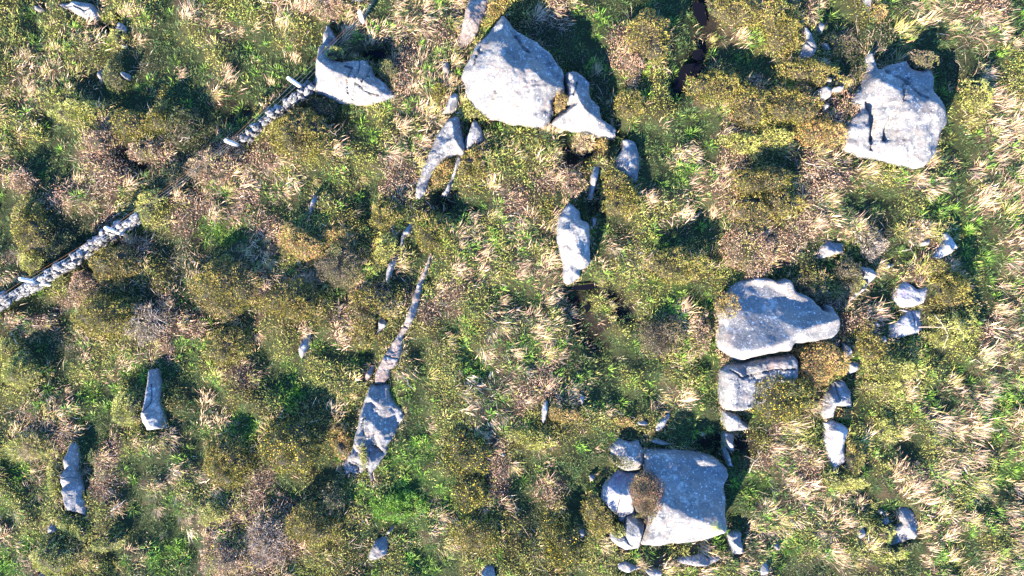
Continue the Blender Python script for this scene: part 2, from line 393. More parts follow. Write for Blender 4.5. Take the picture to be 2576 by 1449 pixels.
R(1, 'rock', 'tiny pale stone below the yellow tuft by the black gully', [918,345,960,340,962,365,930,368], .12, mat=M_ROCK_W)
R(1, 'rock', 'string of white stone showing along the left side of a mossy mound', [745,505,765,515,775,570,765,615,748,625,740,560], .22, mat=M_ROCK_W)
R(1, 'rock', 'tiny stone poking from the top of the mossy mound', [912,530,938,545,936,578,914,578], .25, mat=M_ROCK_W, lift=.2)
R(4, 'rock', 'ragged waisted grey rock among heather, left of the cleft boulder',
  [265,200,300,205,335,260,330,320,365,355,350,400,300,455,220,440,245,370,290,300,265,240], .35, cracks=[[270,330,300,370,340,380]])
R(4, 'rock', 'narrow pale stone standing above the ragged waisted rock', [395,140,425,190,415,250,395,255,370,205], .25, mat=M_ROCK_W)
R(4, 'rock', 'slanting pale stone to the right of the ragged waisted rock', [410,310,465,355,460,385,430,370,405,345], .2, mat=M_ROCK_W)
R(4, 'rock', 'shaded bluish rock cut by the top edge above the cleft boulder', [690,-20,785,-20,780,45,750,65,715,40], .25)
R(4, 'rock', 'sunlit white stone deep in gorse, left of the cleft boulder', [370,680,420,655,460,680,455,740,400,745], .3, mat=M_ROCK_W, lift=.2)
R(4, 'rock', 'flat shaded stone touching the white stone deep in gorse', [463,662,570,655,560,685,490,690], .2, mat=M_ROCK_W, lift=.15)
R(4, 'rock', 'small pink-white stone above the white stone deep in gorse', [435,570,470,600,450,645,430,620], .25, mat=M_ROCK_P, lift=.2)
R(4, 'rock', 'small bluish stone under the white stone deep in gorse', [415,790,445,780,450,815,420,835], .2, lift=.1)
R(9, 'rock', 'pale upright stone with a cracked stem and broad bright foot, alone at lower left',
  [1112,-104,1165,-108,1180,-30,1195,30,1200,130,1220,260,1220,340,1110,355,1075,290,1065,240,1095,180,1105,80], .55, mat=M_ROCK_W,
  ridge=[1125,190,.55,1130,80,.42,1140,-20,.34,1150,250,.5,1175,100,.3,1190,240,.34,1160,320,.32], cracks=[[1160,0,1165,130,1130,190]])
R(9, 'rock', 'long wedge of lichen-speckled rock, bright on its left edge, at far lower left',
  [515,440,555,490,570,560,550,660,570,740,600,800,600,870,630,960,635,1010,610,1005,570,985,490,965,470,900,440,880,460,850,450,790,470,650,480,560], .55, mat=M_ROCK_W,
  ridge=[505,560,.5,495,680,.55,490,800,.5,540,760,.35,560,880,.28,520,500,.35,500,900,.35], cracks=[[480,690,540,700,570,740]], stain=[(520,790,35,(.1,.1,.11)),(500,730,30,(.12,.12,.13))])
R(9, 'rock', 'small grey stone below the long speckled wedge, under a grassy lip', [400,1040,455,1050,450,1100,380,1120], .2)
R(9, 'rock', 'white stone cut by the bottom edge at far lower left', [330,1390,360,1400,400,1420,415,1470,320,1470], .3, mat=M_ROCK_W)
R(6, 'rock', 'slim crooked pale stone above the brown heath bank, left of the forked boulder', [435,20,465,30,465,70,430,110,415,170,385,170,400,130,425,80], .25, mat=M_ROCK_W)
R(6, 'rock', 'thin stepped white stone emerging below the foot of the forked boulder',
  [1165,225,1180,240,1165,320,1130,325,1105,420,1085,425,1090,340,1130,285], .25, mat=M_ROCK_W)
R(6, 'rock', 'slim curved white stone left of the long stone rib', [1080,465,1060,530,1030,590,1005,660,990,715,983,655,985,600,1010,530], .3, mat=M_ROCK_W)
R(6, 'rock', 'small speckled stone between a gorse mound and the long stone rib', [940,900,950,940,990,970,985,1010,940,1050,910,1070,920,1010], .25, mat=M_ROCK_W)
R(6, 'boulder', 'long narrow stone rib running diagonally through the middle of the grass',
  [1320,450,1330,470,1290,600,1250,700,1235,790,1220,900,1160,1020,1110,1080,1100,1150,1090,1230,1060,1310,1010,1340,1000,1400,960,1449,895,1449,895,1380,930,1310,980,1220,1030,1130,1110,1010,1160,880,1190,760,1240,620,1280,540],
  .35, mat=M_ROCK_P, edge=.6, relief=1.3, cracks=[[1120,1010,1215,1040],[975,1225,1095,1260]], stain=[(960,1420,50,(.12,.08,.07)),(1020,1320,30,(.12,.1,.1))])
R(6, 'rock', 'small grey stone left of the lower end of the long stone rib', [870,1310,895,1312,880,1370,840,1430,800,1449,820,1380], .22, mat=M_ROCK_P)
R(6, 'rock', 'slender pale stone beside a bright green tuft, left of the gorse mound', [400,1055,410,1075,395,1150,370,1210,335,1260,322,1240,335,1150,365,1080], .35, mat=M_ROCK_W)
R(10, 'slab', 'flat blue-grey outcrop with a pale left rim, below the long stone rib',
  [850,8,890,14,1000,14,995,70,1020,140,1080,200,1105,265,1065,350,1020,430,990,480,970,560,900,640,862,690,890,740,860,765,835,750,825,650,790,690,740,700,700,690,655,715,640,620,680,550,720,480,745,360,770,240,810,120],
  .6, ridge=[852,90,.5,812,230,.58,785,350,.6,760,440,.55,720,560,.42,690,640,.3,890,90,.38,940,180,.3,1020,260,.2,900,300,.36,900,380,.42,980,390,.34,930,470,.3,890,500,.12,870,590,.28,850,660,.2,800,560,.34], edge=.35,
  cracks=[[826,250,818,310,815,380],[850,480,900,490,940,530],[700,600,760,640,770,690],[745,440,790,520,800,600]], relief=1.5, stain=[(900,490,30,(.1,.08,.08)),(800,420,30,(.15,.11,.08))])
R(10, 'rock', 'finger of stone above the rubbly rock in lush grass', [975,1140,1000,1110,1035,1070,1030,1100,990,1150], .2)
R(10, 'rock', 'rubbly speckled rock in lush grass below the blue-grey outcrop', [890,1200,970,1160,995,1190,985,1300,900,1330,850,1350,830,1330,860,1260], .3, relief=2.2)
R(10, 'rock', 'white rounded stone cut by the bottom edge near the middle', [1700,1420,1740,1360,1790,1365,1815,1449,1800,1480,1720,1480], .35, mat=M_ROCK_W)
R(10, 'rock', 'tiny white stone on dark turf to the right of the yellow-flowered heather', [1858,510,1882,515,1880,542,1853,540], .15, mat=M_ROCK_W)
R(8, 'rock', 'lichen-speckled rock under dark heather, above the wide flat slab',
  [470,355,520,380,590,380,598,455,520,465,400,510,385,450,420,400], .35, mat=M_ROCK_W, relief=2.)
R(8, 'rock', 'beak-shaped stone, tip sunlit, beside dark heather right of the wide flat slab',
  [700,555,800,570,833,610,820,660,760,730,690,790,600,880,610,840,660,770,720,700,760,670,730,620], .5, ridge=[790,630,.5,740,600,.35,720,730,.4,650,800,.25], edge=.4)
R(8, 'rock', 'white hooked rock near the right edge above the gorse', [1320,310,1350,305,1400,360,1450,430,1400,425,1370,460,1290,515,1240,490,1300,420,1330,370], .4, mat=M_ROCK_B)
R(8, 'rock', 'small dark-spotted stone left of the white hooked rock', [1140,380,1210,350,1205,400,1150,415], .2, mat=M_ROCK_W)
R(8, 'rock', 'notched lilac-grey stone, upper of two flat stones beside the orange-tinged gorse',
  [990,730,1050,665,1100,700,1130,740,1210,700,1225,740,1180,840,1100,870,1030,872,980,810], .3, mat=M_ROCK_B, stain=[(1010,770,40,(.25,.2,.27))])
R(8, 'rock', 'forked white stone, lower of two flat stones beside the orange-tinged gorse',
  [1020,892,1100,890,1180,884,1170,960,1200,1040,1150,1060,1070,1080,950,1120,915,1110,930,1060,920,1020,1020,950,1060,910], .3, mat=M_ROCK_B, cracks=[[1100,890,1105,960,1100,1020]])
R(8, 'rock', 'small pale stone left of the forked white stone', [788,962,832,1000,827,1022,788,1012], .25, mat=M_ROCK_W)
R(8, 'rock', 'small pale stone atop a heath mound, lower left of the forked white stone', [828,1112,870,1083,872,1132,838,1142], .25, mat=M_ROCK_W)
R(8, 'rock', 'half-hidden pale stone behind the orange heather bush', [560,1130,600,1170,620,1220,590,1260,565,1200], .35, mat=M_ROCK_W)
R(8, 'rock', 'speckled round stone between the orange heather bush and a heath mound', [610,1290,660,1270,690,1300,680,1350,620,1380,600,1340], .25, mat=M_ROCK_W)
R(8, 'rock', 'broken bit of pale stone between the beak-shaped stone and heath', [870,560,965,535,960,560,880,590], .2, mat=M_ROCK_W)
R(12, 'rock', 'dome-like rock with one vertical crack, right of the flowering gorse',
  [520,-15,590,-20,640,60,655,180,600,180,530,170,515,260,440,275,410,220,440,120,460,60], .55, mat=M_ROCK, ridge=[490,140,.55,560,120,.52,470,230,.4,560,40,.3], cracks=[[520,0,522,90,525,170]])
R(12, 'rock', 'dazzling white rock tapering downwards, below the dome-like cracked rock',
  [445,300,510,285,580,310,620,350,600,440,605,550,600,600,560,640,525,690,500,650,470,560,445,440,460,350], .55, mat=M_ROCK_B, ridge=[520,350,.55,540,420,.5,530,520,.36,530,610,.2], edge=.35)
R(12, 'rock', 'curved grey rock with a mossy left side, in tall grass at lower right',
  [1000,955,1080,930,1140,980,1158,1060,1130,1180,1040,1220,940,1250,920,1230,980,1180,980,1110,1030,1060,1010,1010], .4)
R(12, 'rock', 'tiny white stone above left of the curved grey rock', [838,960,867,948,882,985,848,992], .15, mat=M_ROCK_W)
R(12, 'rock', 'tiny flat stone directly left of the curved grey rock', [850,1030,915,1015,905,1050,880,1065], .15, mat=M_ROCK_W)
R(12, 'rock', 'small grey stone in turf, farther left of the curved grey rock', [680,1060,705,1070,720,1130,690,1160,660,1140], .18)
R(12, 'rock', 'small dull stone in tussocks near the bottom, right of the squarish slab', [40,1210,90,1210,80,1255,40,1240], .18)
R(11, 'rock', 'thin pale stone standing in turf, above left of the curled stone', [250,120,270,130,265,210,260,260,235,310,220,270,225,160], .3, mat=M_ROCK_W)
R(11, 'rock', 'small white stone right of the thin pale stone in turf', [510,85,550,95,540,120,525,160,512,130], .18, mat=M_ROCK_W)
R(11, 'rock', 'slanting speckled stone in the dark wet turf above the squarish slab', [1090,290,1190,220,1195,250,1150,320,1110,365,1080,360], .25)
R(11, 'rock', 'little speckled stone beside a rusty heather tuft, above the curled stone', [950,290,1000,275,1035,290,1030,310,960,310], .2, mat=M_ROCK_W)
R(11, 'rock', 'low shelf of stone just above the squarish slab', [1040,425,1090,420,1210,460,1160,470,1060,445], .2)
R(11, 'rock', 'little pale stone alone on dark turf left of the stained slab', [585,700,625,695,620,735,595,740], .15, mat=M_ROCK_W)
R(11, 'rock', 'pale stone at the shadow edge left of the bright cracked slab', [500,1090,540,1095,550,1150,520,1170], .2, mat=M_ROCK_W)
R(11, 'rock', 'tiny white stone in the dark wet turf above the right end of the squarish slab', [1438,370,1462,375,1456,396,1440,392], .12, mat=M_ROCK_W)

for r in ROCKS:
    r['poly2'] = survey(r['c'], r['pts'])
    r['poly'] = to_world(r['poly2'], r['h'] * .55 + r.get('lift', 0))

# ------------------------------------------------------------------ shrubs
BUSH = []
def B(c, x, y, rx, ry, h, kind, label, rot=0, lift=0.0, name=None):
    BUSH.append(dict(c=c, x=x, y=y, rx=rx / 3 / S, ry=ry / 3 / S, h=h, kind=kind, label=label, rot=rot, lift=lift, name=name))
B(1,810,130,62,52,.35,'yellow','yellow-green tuft of heath between the white ridged slab and black gully')
B(1,890,285,55,75,.4,'yellow','yellow tuft of heath growing over the pointed bluish stone',.5)
B(1,600,850,190,95,.4,'yellow','pale yellow-green heath cushion below the mossy mound')
B(1,960,930,150,120,.55,'olive','olive bush on the upper lip of the dark burrow-like hollow')
B(1,750,1060,110,110,.5,'pink','pinkish brown heather bush left of the dark burrow-like hollow')
B(1,1180,890,80,130,.5,'olive','loose olive sprigs of gorse right of the bush over the dark hollow',-.5)
B(1,1360,930,170,130,.35,'dark','low dark green bramble patch above the third fence post from the left')
B(1,850,550,85,150,.5,'moss','mossy mound with white stones along its left side')
B(1,1290,1340,120,130,.4,'dark','dark green bramble patch left of the pinkish brambles by the wall')
B(1,1600,1270,190,140,.45,'pink','straggling pinkish bramble and heather along the overgrown wall')
B(1,1090,1140,130,80,.45,'pink','twiggy pink heather right of the dark burrow-like hollow')
B(1,180,1370,100,95,.45,'pink','small pinkish heather bush at the far left edge, above the yellow gorse')
B(2,330,1030,215,185,.75,'gorse','rounded yellow-green gorse bush under the upper run of wall',.5)
B(2,420,800,190,100,.4,'dark','dark bramble tangle between the wall end and L-shaped boulder',.3)
B(2,560,55,180,80,.5,'pink','pink and olive shrub at the top edge above the L-shaped boulder')
B(2,990,520,85,60,.3,'moss','yellow mossy patch along the upper right flank of the L-shaped boulder',-.8,.35)
B(2,580,385,75,45,.25,'yellow','small yellow moss pad lying in the notch of the L-shaped boulder',0,.55)
B(2,1640,850,100,75,.4,'yellow','yellow mossy mound between the largest boulder and forked boulder',-.5)
B(2,1390,1290,70,120,.35,'orange','brown heather filling the fork of the forked boulder',-.5)
B(2,1640,1250,110,130,.3,'olive','olive heath bank to the right of the forked boulder')
B(2,1370,690,65,90,.3,'olive','olive tuft left of the squat grey rock')
B(2,1810,60,80,160,.35,'orange','golden heath strip between the pinkish slab and largest boulder',-.6)
B(3,1030,270,160,190,.75,'gorse','upright gorse bush with sunlit left side, right of the largest boulder')
B(3,940,520,70,140,.5,'pink','pink-tipped tail of heath running down from the upright gorse bush',-.35)
B(3,890,780,115,115,.6,'olive','olive gorse bush right of the pointed boulder, below the pinkish tail')
B(3,1700,70,190,120,.55,'olive','bright olive bush at the top edge, right of the black stream',-.4)
B(3,1560,660,210,140,.55,'olive','olive gorse bush right of the long black pool')
B(3,1790,800,150,160,.55,'gorse','dark-hearted gorse bush between two olive bushes, left of the deep-gorse stone')
B(3,1720,1080,160,80,.4,'yellow','yellow-green heath cushion above a straight dark furrow')
B(3,1900,1370,260,130,.6,'gorse','wide yellow-green gorse bush below a straight dark furrow')
B(3,680,1120,50,100,.4,'orange','reddish heather tuft on top of the thin blade of rock',-.2)
B(3,800,1400,110,120,.5,'olive','olive bush wedged under the smooth notched rock')
B(3,470,1390,100,90,.45,'pink','pink heather bush directly above the tooth-shaped boulder')
B(3,365,755,45,80,.35,'orange','rusty heather growing in the gap between the two biggest joined boulders',-.25,.55)
B(3,540,1070,85,75,.4,'straw','round straw tussock in the dark hollow under the pointed boulder')
B(4,90,190,150,200,.6,'olive','tall olive and pink bush left of the ragged waisted rock')
B(4,330,560,240,110,.6,'olive','spreading bright gorse bush above the white stone deep in gorse',-.25)
B(4,190,790,230,150,.65,'gorse','dense dark-specked gorse bush left of the white stone deep in gorse')
B(4,430,990,200,120,.6,'orange','orange-tinged gorse bush at the lower left of the cleft boulder')
B(4,840,90,55,70,.4,'orange','golden heath tuft near the top edge above the cleft boulder')
B(4,770,560,45,130,.4,'heather','dark heather along the left flank of the cleft boulder',-.35)
B(4,1200,430,110,60,.4,'heather','dark heather hanging over the top edge of the cleft boulder',-.2,.35)
B(4,1600,720,125,120,.55,'yellow','sunlit yellow bush right of the cleft boulder',.3)
B(4,620,800,100,110,.45,'pink','pink-brown heather between the deep-gorse stones and cleft boulder')
B(4,60,1040,120,80,.4,'yellow','yellow-green bush at the left tip of the straight dark furrow')
B(4,550,330,130,110,.35,'heather','dark brown heather bank above and left of the cleft boulder')
B(5,240,260,130,220,.6,'olive','tall yellow-olive gorse bush left of the lower wall run')
B(5,250,540,100,90,.5,'yellow','yellow gorse bush close above the lower wall run')
B(5,430,410,140,130,.35,'dark','dark bramble patch between the yellow gorse and wire fence')
B(5,1130,110,100,130,.55,'yellow','yellow-green bush at the upper end of the lower wall run',-.3)
B(5,880,560,190,150,.6,'gorse','olive gorse thicket beneath the lower wall run')
B(5,640,720,130,120,.45,'pink','pinkish bramble and twigs beneath the lower wall run')
B(5,800,930,210,170,.8,'gorse','big dark-hearted gorse mound with a straw fringe at lower left')
B(5,1100,1000,150,140,.5,'grey','grey dead heather clinging to the big straw-fringed gorse mound',.5)
B(5,1680,720,240,230,.8,'gorse','round gorse mound ringed with straw grass, left of centre')
B(5,1720,1170,170,150,.6,'olive','olive gorse below the round straw-ringed mound')
B(5,170,1350,160,130,.55,'yellow','yellow-olive mound at the left edge below the wall')
B(5,60,1190,90,85,.45,'yellow','smaller yellow mound at the left edge, above the yellow-olive mound')
B(6,980,190,120,110,.5,'olive','olive and rust heath mound left of the foot of the forked boulder')
B(6,990,430,100,120,.5,'yellow','yellow-green mound left of the thin stepped white stone')
B(6,340,390,200,105,.55,'orange','brown and yellow heath bank under the slim crooked stone',-.45)
B(6,640,350,130,80,.4,'orange','golden heath spur joining the brown and yellow bank',-.4)
B(6,650,560,185,170,.65,'heather','round dark heather mound left of the curved white stone')
B(6,270,840,260,160,.65,'gorse','broad gorse mound with pink twigs at its right end')
B(6,850,880,170,160,.65,'gorse','gorse mound just left of the speckled small stone')
B(6,800,1080,110,110,.5,'olive','lower olive lobe of the gorse mound beside the stone rib')
B(6,1330,310,120,170,.4,'olive','olive heath hummock at the upper tip of the long stone rib')
B(6,1010,870,80,60,.35,'straw','straw tuft between the gorse mound and long stone rib')
B(7,830,70,140,130,.5,'olive','olive bush right of the tooth-shaped boulder')
B(7,1250,560,230,140,.6,'olive','spreading olive gorse among straw grass, upper left of the wide flat slab')
B(7,1120,1090,190,160,.55,'heather','round heather mound with a rusty hollow heart, left of the wide flat slab')
B(7,1655,860,95,95,.4,'orange','rust-pink heather lapping over the left corner of the wide flat slab',.4,.5)
B(7,1440,1060,80,150,.4,'pink','brownish heather strip left of the wide flat slab')
B(7,1790,440,190,200,.5,'pink','pinkish heather slope above the wide flat slab')
B(7,1830,150,150,140,.55,'gorse','olive gorse bush above the pinkish heather slope')
B(8,90,90,160,120,.55,'gorse','yellow-specked gorse at the upper end of the pinkish slope')
B(8,390,1290,205,165,.75,'orange','orange-red heather bush covering the lower right corner of the wide flat slab')
B(8,330,720,150,110,.45,'heather','dark heather bank along the top of the wide flat slab',-.5)
B(8,620,650,110,150,.5,'heather','dark reddish heather hugging the beak-shaped stone')
B(8,690,700,60,70,.5,'yellow','yellow tip of heath on the beak-shaped stone',.7,.1)
B(8,770,390,110,110,.4,'grey','grey dead heather clump above the beak-shaped stone')
B(8,1360,730,160,150,.55,'gorse','orange-tinged gorse right of the two flat stones')
B(8,1330,1040,170,120,.55,'yellow','yellow gorse under bare branches, right of the forked white stone')
B(8,780,1180,110,110,.5,'olive','olive heath mound below the small pale stones, right of the orange bush')
B(8,920,1330,180,100,.5,'yellow','yellow-olive mound at the right of the speckled round stone')
B(8,740,1040,45,70,.35,'olive','small olive tuft left of the two flat stones')
B(8,1130,290,150,80,.35,'straw','pale straw hummock above the white hooked rock')
B(8,1270,560,120,60,.35,'olive','olive heath strip below the white hooked rock')
B(9,980,190,135,120,.6,'yellow','yellow-green bush leaning on the pale upright stone')
B(9,560,1080,150,60,.4,'yellow','yellow grassy lip below the long speckled wedge',-.5)
B(9,790,1210,140,55,.4,'yellow','sunlit yellow bank right of the lower grassy lip',.15)
B(9,400,1320,160,120,.6,'yellow','round yellow-green mound near the bottom left corner')
B(9,410,720,45,180,.35,'yellow','grassy rim along the left edge of the long speckled wedge',.1)
B(9,1700,600,180,210,.65,'olive','large olive gorse mass in the lower left quarter',.4)
B(9,1620,970,120,100,.45,'yellow','yellow heath lobe below the large olive gorse mass')
B(9,1700,1320,180,130,.5,'pink','pinkish twiggy heather at the bottom, left of the grey dead brushwood')
B(9,230,470,160,110,.4,'straw','straw hummock above left of the long speckled wedge')
B(10,260,460,235,200,.75,'flower','gorse bush thick with yellow flowers, left of the blue-grey outcrop')
B(10,630,430,75,130,.45,'orange','golden and red heather tuft touching the blue-grey outcrop',.2)
B(10,430,1060,190,180,.6,'olive','olive bush below the flowered gorse, near the bottom')
B(10,590,880,90,140,.5,'dark','dark shrub between the olive bush and lush grass')
B(10,1600,520,190,160,.5,'flower','heather mound dotted with yellow flowers, right of the blue-grey outcrop')
B(10,1620,830,130,140,.5,'flower','small gorse dotted with yellow flowers below the flowered heather mound')
B(10,80,1190,180,210,.45,'grey','grey dead brushwood near the bottom, left of the olive bush')
B(10,1660,1120,180,140,.5,'olive','olive bush near the bottom, under the small flowered gorse')
B(10,1070,930,230,105,.3,'vivid','vivid green bilberry patch below the blue-grey outcrop')
B(10,800,540,30,120,.25,'yellow','yellow mossy strip lying on the blue-grey outcrop',.1,.28)
B(11,120,410,180,75,.4,'yellow','yellow heath bank left of the curled stone',-.3)
B(11,380,230,170,60,.35,'orange','golden heath beside the thin pale stone in turf',-.15)
B(11,860,295,80,40,.25,'orange','rusty heather tuft above the curled stone')
B(11,1030,880,125,170,.5,'mossred','moss and red-brown heather clump growing on the squarish slab',.1,.75)
B(11,822,590,85,48,.2,'moss','round moss pad covering the left side of the curled stone',-.2,.32)
B(11,370,1210,180,240,.55,'flower','dark gorse with yellow flowers left of the squarish slab')
B(11,660,1000,110,150,.5,'olive','olive heath left of the bright cracked slab',.3)
B(11,800,1120,60,50,.35,'yellow','yellow moss tuft between the stained and bright slabs',0,.2)
B(11,2060,110,245,205,.9,'flower','large dark gorse bush in yellow flower growing over the bent slab', 0, .32)
B(12,640,560,75,130,.45,'olive','olive bush at the right flank of the dazzling white rock')
B(12,570,740,160,60,.4,'yellow','yellow grassy apron below the dazzling white rock')
B(12,870,320,75,95,.45,'yellow','yellow heath tuft right of the dome-like cracked rock')
B(12,870,1120,110,90,.4,'yellow','mossy yellow cushion against the curved grey rock')
B(12,1070,1225,90,40,.35,'dark','dark sprigs under the curved grey rock')
B(12,880,1280,140,60,.35,'yellow','low yellow heath below the curved grey rock')
B(12,880,20,150,80,.45,'yellow','yellow heath mound above right of the dome-like cracked rock')
B(12,590,225,70,45,.3,'orange','small golden heath pad on the foot of the dome-like cracked rock',0,.1)
for b in BUSH:
    b['p'] = wp(b['c'], b['x'], b['y'], b['h'] * .6 + b['lift'])

# ------------------------------------------------------------------ ground relief
GX0, GY0, GS = -26.0, -17.0, .1
gnx, gny = 521, 341
gx = GX0 + GS * np.arange(gnx); gy = GY0 + GS * np.arange(gny)
GXX, GYY = np.meshgrid(gx, gy, indexing='ij')
def blur(a, sig):
    r = int(3 * sig / GS) + 1
    k = np.exp(-.5 * (np.arange(-r, r + 1) * GS / sig) ** 2); k /= k.sum()
    p = np.pad(a, r, mode='edge')
    p = np.apply_along_axis(lambda v: np.convolve(v, k, 'valid'), 0, p)
    return np.apply_along_axis(lambda v: np.convolve(v, k, 'valid'), 1, p)
TH = np.array([-.07, .0, .16, .24, .28, .25, .02, -.3, 0])
ty_grid = veg_type(GXX, GYY)
relief = blur(TH[ty_grid], .2)
relief += .11 * fbm(GXX, GYY, 1.7, 3, 2) + .12 * fbm(GXX, GYY, .5, 3, 4)
def bush_dome(b, X, Y):
    c, s = math.cos(b['rot']), math.sin(b['rot'])
    dx = X - b['p'][0]; dy = Y - b['p'][1]
    u = (dx * c + dy * s) / b['rx']; v = (-dx * s + dy * c) / b['ry']
    return np.sqrt(u * u + v * v), u, v
for b in BUSH:
    if b['lift'] > .1: continue
    r, _, _ = bush_dome(b, GXX, GYY)
    relief = np.maximum(relief, np.where(r < 1.1, relief * .6 + b['h'] * .42 * np.clip(1.1 - r * r, 0, 1), relief))
rock_in = np.zeros((gnx, gny), bool); veg_off = np.zeros((gnx, gny), bool)
for r in ROCKS:
    lo = r['poly'].min(0) - .3; hi = r['poly'].max(0) + .3
    ix = np.where((gx > lo[0]) & (gx < hi[0]))[0]; iy = np.where((gy > lo[1]) & (gy < hi[1]))[0]
    if len(ix) == 0 or len(iy) == 0: continue
    P = np.stack([GXX[np.ix_(ix, iy)].ravel(), GYY[np.ix_(ix, iy)].ravel()], 1)
    d, ins = poly_dist(P, r['poly'])
    rock_in[np.ix_(ix, iy)] |= (ins & (d > .03)).reshape(len(ix), len(iy))
    small = np.ptp(r['poly'][:, 0]) * np.ptp(r['poly'][:, 1]) < 1.6
    veg_off[np.ix_(ix, iy)] |= (ins | (d < (.05 if small else .0))).reshape(len(ix), len(iy))
# the turf dips a little where water lies and under the rocks
relief0 = blur(relief, .3)
relief = np.where(rock_in, np.minimum(relief, .05) - .1, relief)

POOLS = [survey(3, p) for p in (
    [1300,500,1360,488,1425,490,1392,560,1312,622,1272,700,1238,735,1226,690,1250,590],
    [1380,375,1440,368,1450,435,1420,445,1376,428],
    [1372,15,1450,28,1475,120,1470,172,1420,160,1385,85],
    [560,985,640,1005,790,1018,690,1070,640,1130,590,1175,520,1172,590,1110,610,1050])] + [
    survey(7, p) for p in ([470,712,560,700,640,690,630,720,560,738,480,735], [550,860,600,840,590,890,565,910], [430,920,500,950,520,975,450,965])] + [
    survey(2, [830,358,950,385,955,425,880,410,835,395]), survey(1, [760,190,800,180,880,110,905,140,870,190,790,225])]
pool_polys = [to_world(p) for p in POOLS]
for pp in pool_polys:
    lo = pp.min(0) - .6; hi = pp.max(0) + .6
    ix = np.where((gx > lo[0]) & (gx < hi[0]))[0]; iy = np.where((gy > lo[1]) & (gy < hi[1]))[0]
    P = np.stack([GXX[np.ix_(ix, iy)].ravel(), GYY[np.ix_(ix, iy)].ravel()], 1)
    d, ins = poly_dist(P, pp)
    sd = np.where(ins, -d, d).reshape(len(ix), len(iy))
    sub = relief[np.ix_(ix, iy)]; sd = sd + .11 + .16 * fbm(P[:, 0], P[:, 1], .3, 2, 2).reshape(sd.shape)
    k = np.clip((sd - .02) / .35, 0, 1); k = k * k * (3 - 2 * k)
    relief[np.ix_(ix, iy)] = np.where(sd < .02, -.34, sub * k + (-.34) * (1 - k))
relief = blur(relief, .07)

def gz(x, y):
    fx = np.clip((np.asarray(x) - GX0) / GS, 0, gnx - 1.001); fy = np.clip((np.asarray(y) - GY0) / GS, 0, gny - 1.001)
    i = fx.astype(int); j = fy.astype(int); u = fx - i; v = fy - j
    return (relief[i, j] * (1 - u) + relief[i + 1, j] * u) * (1 - v) + (relief[i, j + 1] * (1 - u) + relief[i + 1, j + 1] * u) * v
def gz0(x, y):
    return relief0[min(max(int(round((x - GX0) / GS)), 0), gnx - 1), min(max(int(round((y - GY0) / GS)), 0), gny - 1)]
def on_rock(x, y):
    i = np.clip(np.rint((np.asarray(x) - GX0) / GS).astype(int), 0, gnx - 1); j = np.clip(np.rint((np.asarray(y) - GY0) / GS).astype(int), 0, gny - 1)
    return veg_off[i, j]

def deep_rock(x, y):
    i = np.clip(np.rint((np.asarray(x) - GX0) / GS).astype(int), 0, gnx - 1); j = np.clip(np.rint((np.asarray(y) - GY0) / GS).astype(int), 0, gny - 1)
    return rock_in[i, j]
def axis(lim, step, far):
    a = list(np.arange(-lim, lim + step / 2, step)); s = step; p = lim; ext = []
    while p < far:
        s *= 1.35; p += s; ext.append(p)
    return np.array([-e for e in reversed(ext)] + a + ext)
ax = axis(19.5, .14, 420); ay = axis(12.5, .14, 420)
AX, AY = np.meshgrid(ax, ay, indexing='ij')
AZ = gz(AX, AY)
far = np.clip((np.maximum(np.abs(AX) - 22, np.abs(AY) - 14)) / 20, 0, 1)
AZ = AZ * (1 - far) + far * .6 * fbm(AX, AY, 14, 4, 1)
GC = np.array([(.028, .038, .014), (.03, .055, .012), (.06, .045, .025), (.05, .045, .018), (.03, .028, .012), (.05, .035, .022), (.022, .03, .012), (.007, .006, .006), (.04, .035, .03)])
gcol = GC[veg_type(AX, AY)]
n0, n1 = AX.shape
idx = np.arange(n0 * n1).reshape(n0, n1)
q = np.stack([idx[:-1, :-1], idx[1:, :-1], idx[1:, 1:], idx[:-1, 1:]], -1).reshape(-1, 4)
tri = np.concatenate([q[:, [0, 1, 2]], q[:, [0, 2, 3]]])
gme = new_mesh('ground', np.stack([AX, AY, AZ], -1).reshape(-1, 3), tris=tri, col=gcol.reshape(-1, 3), smooth=True, mats=[M_GROUND])
tag(link('ground', gme), 'uneven peaty moorland ground under grass, heath and boulders', None, None, 'structure')

for pp in pool_polys:
    c = pp.mean(0)
    out = c + (pp - c) * 1.18
    n = len(out)
    me = new_mesh('water', [(*p, -.13) for p in out] + [(c[0], c[1], -.13)], faces=[(i, (i + 1) % n, n) for i in range(n)], mats=[M_WATER])
    tag(link('water', me), 'black peaty water lying in a hollow of the bog', None, None, 'structure')

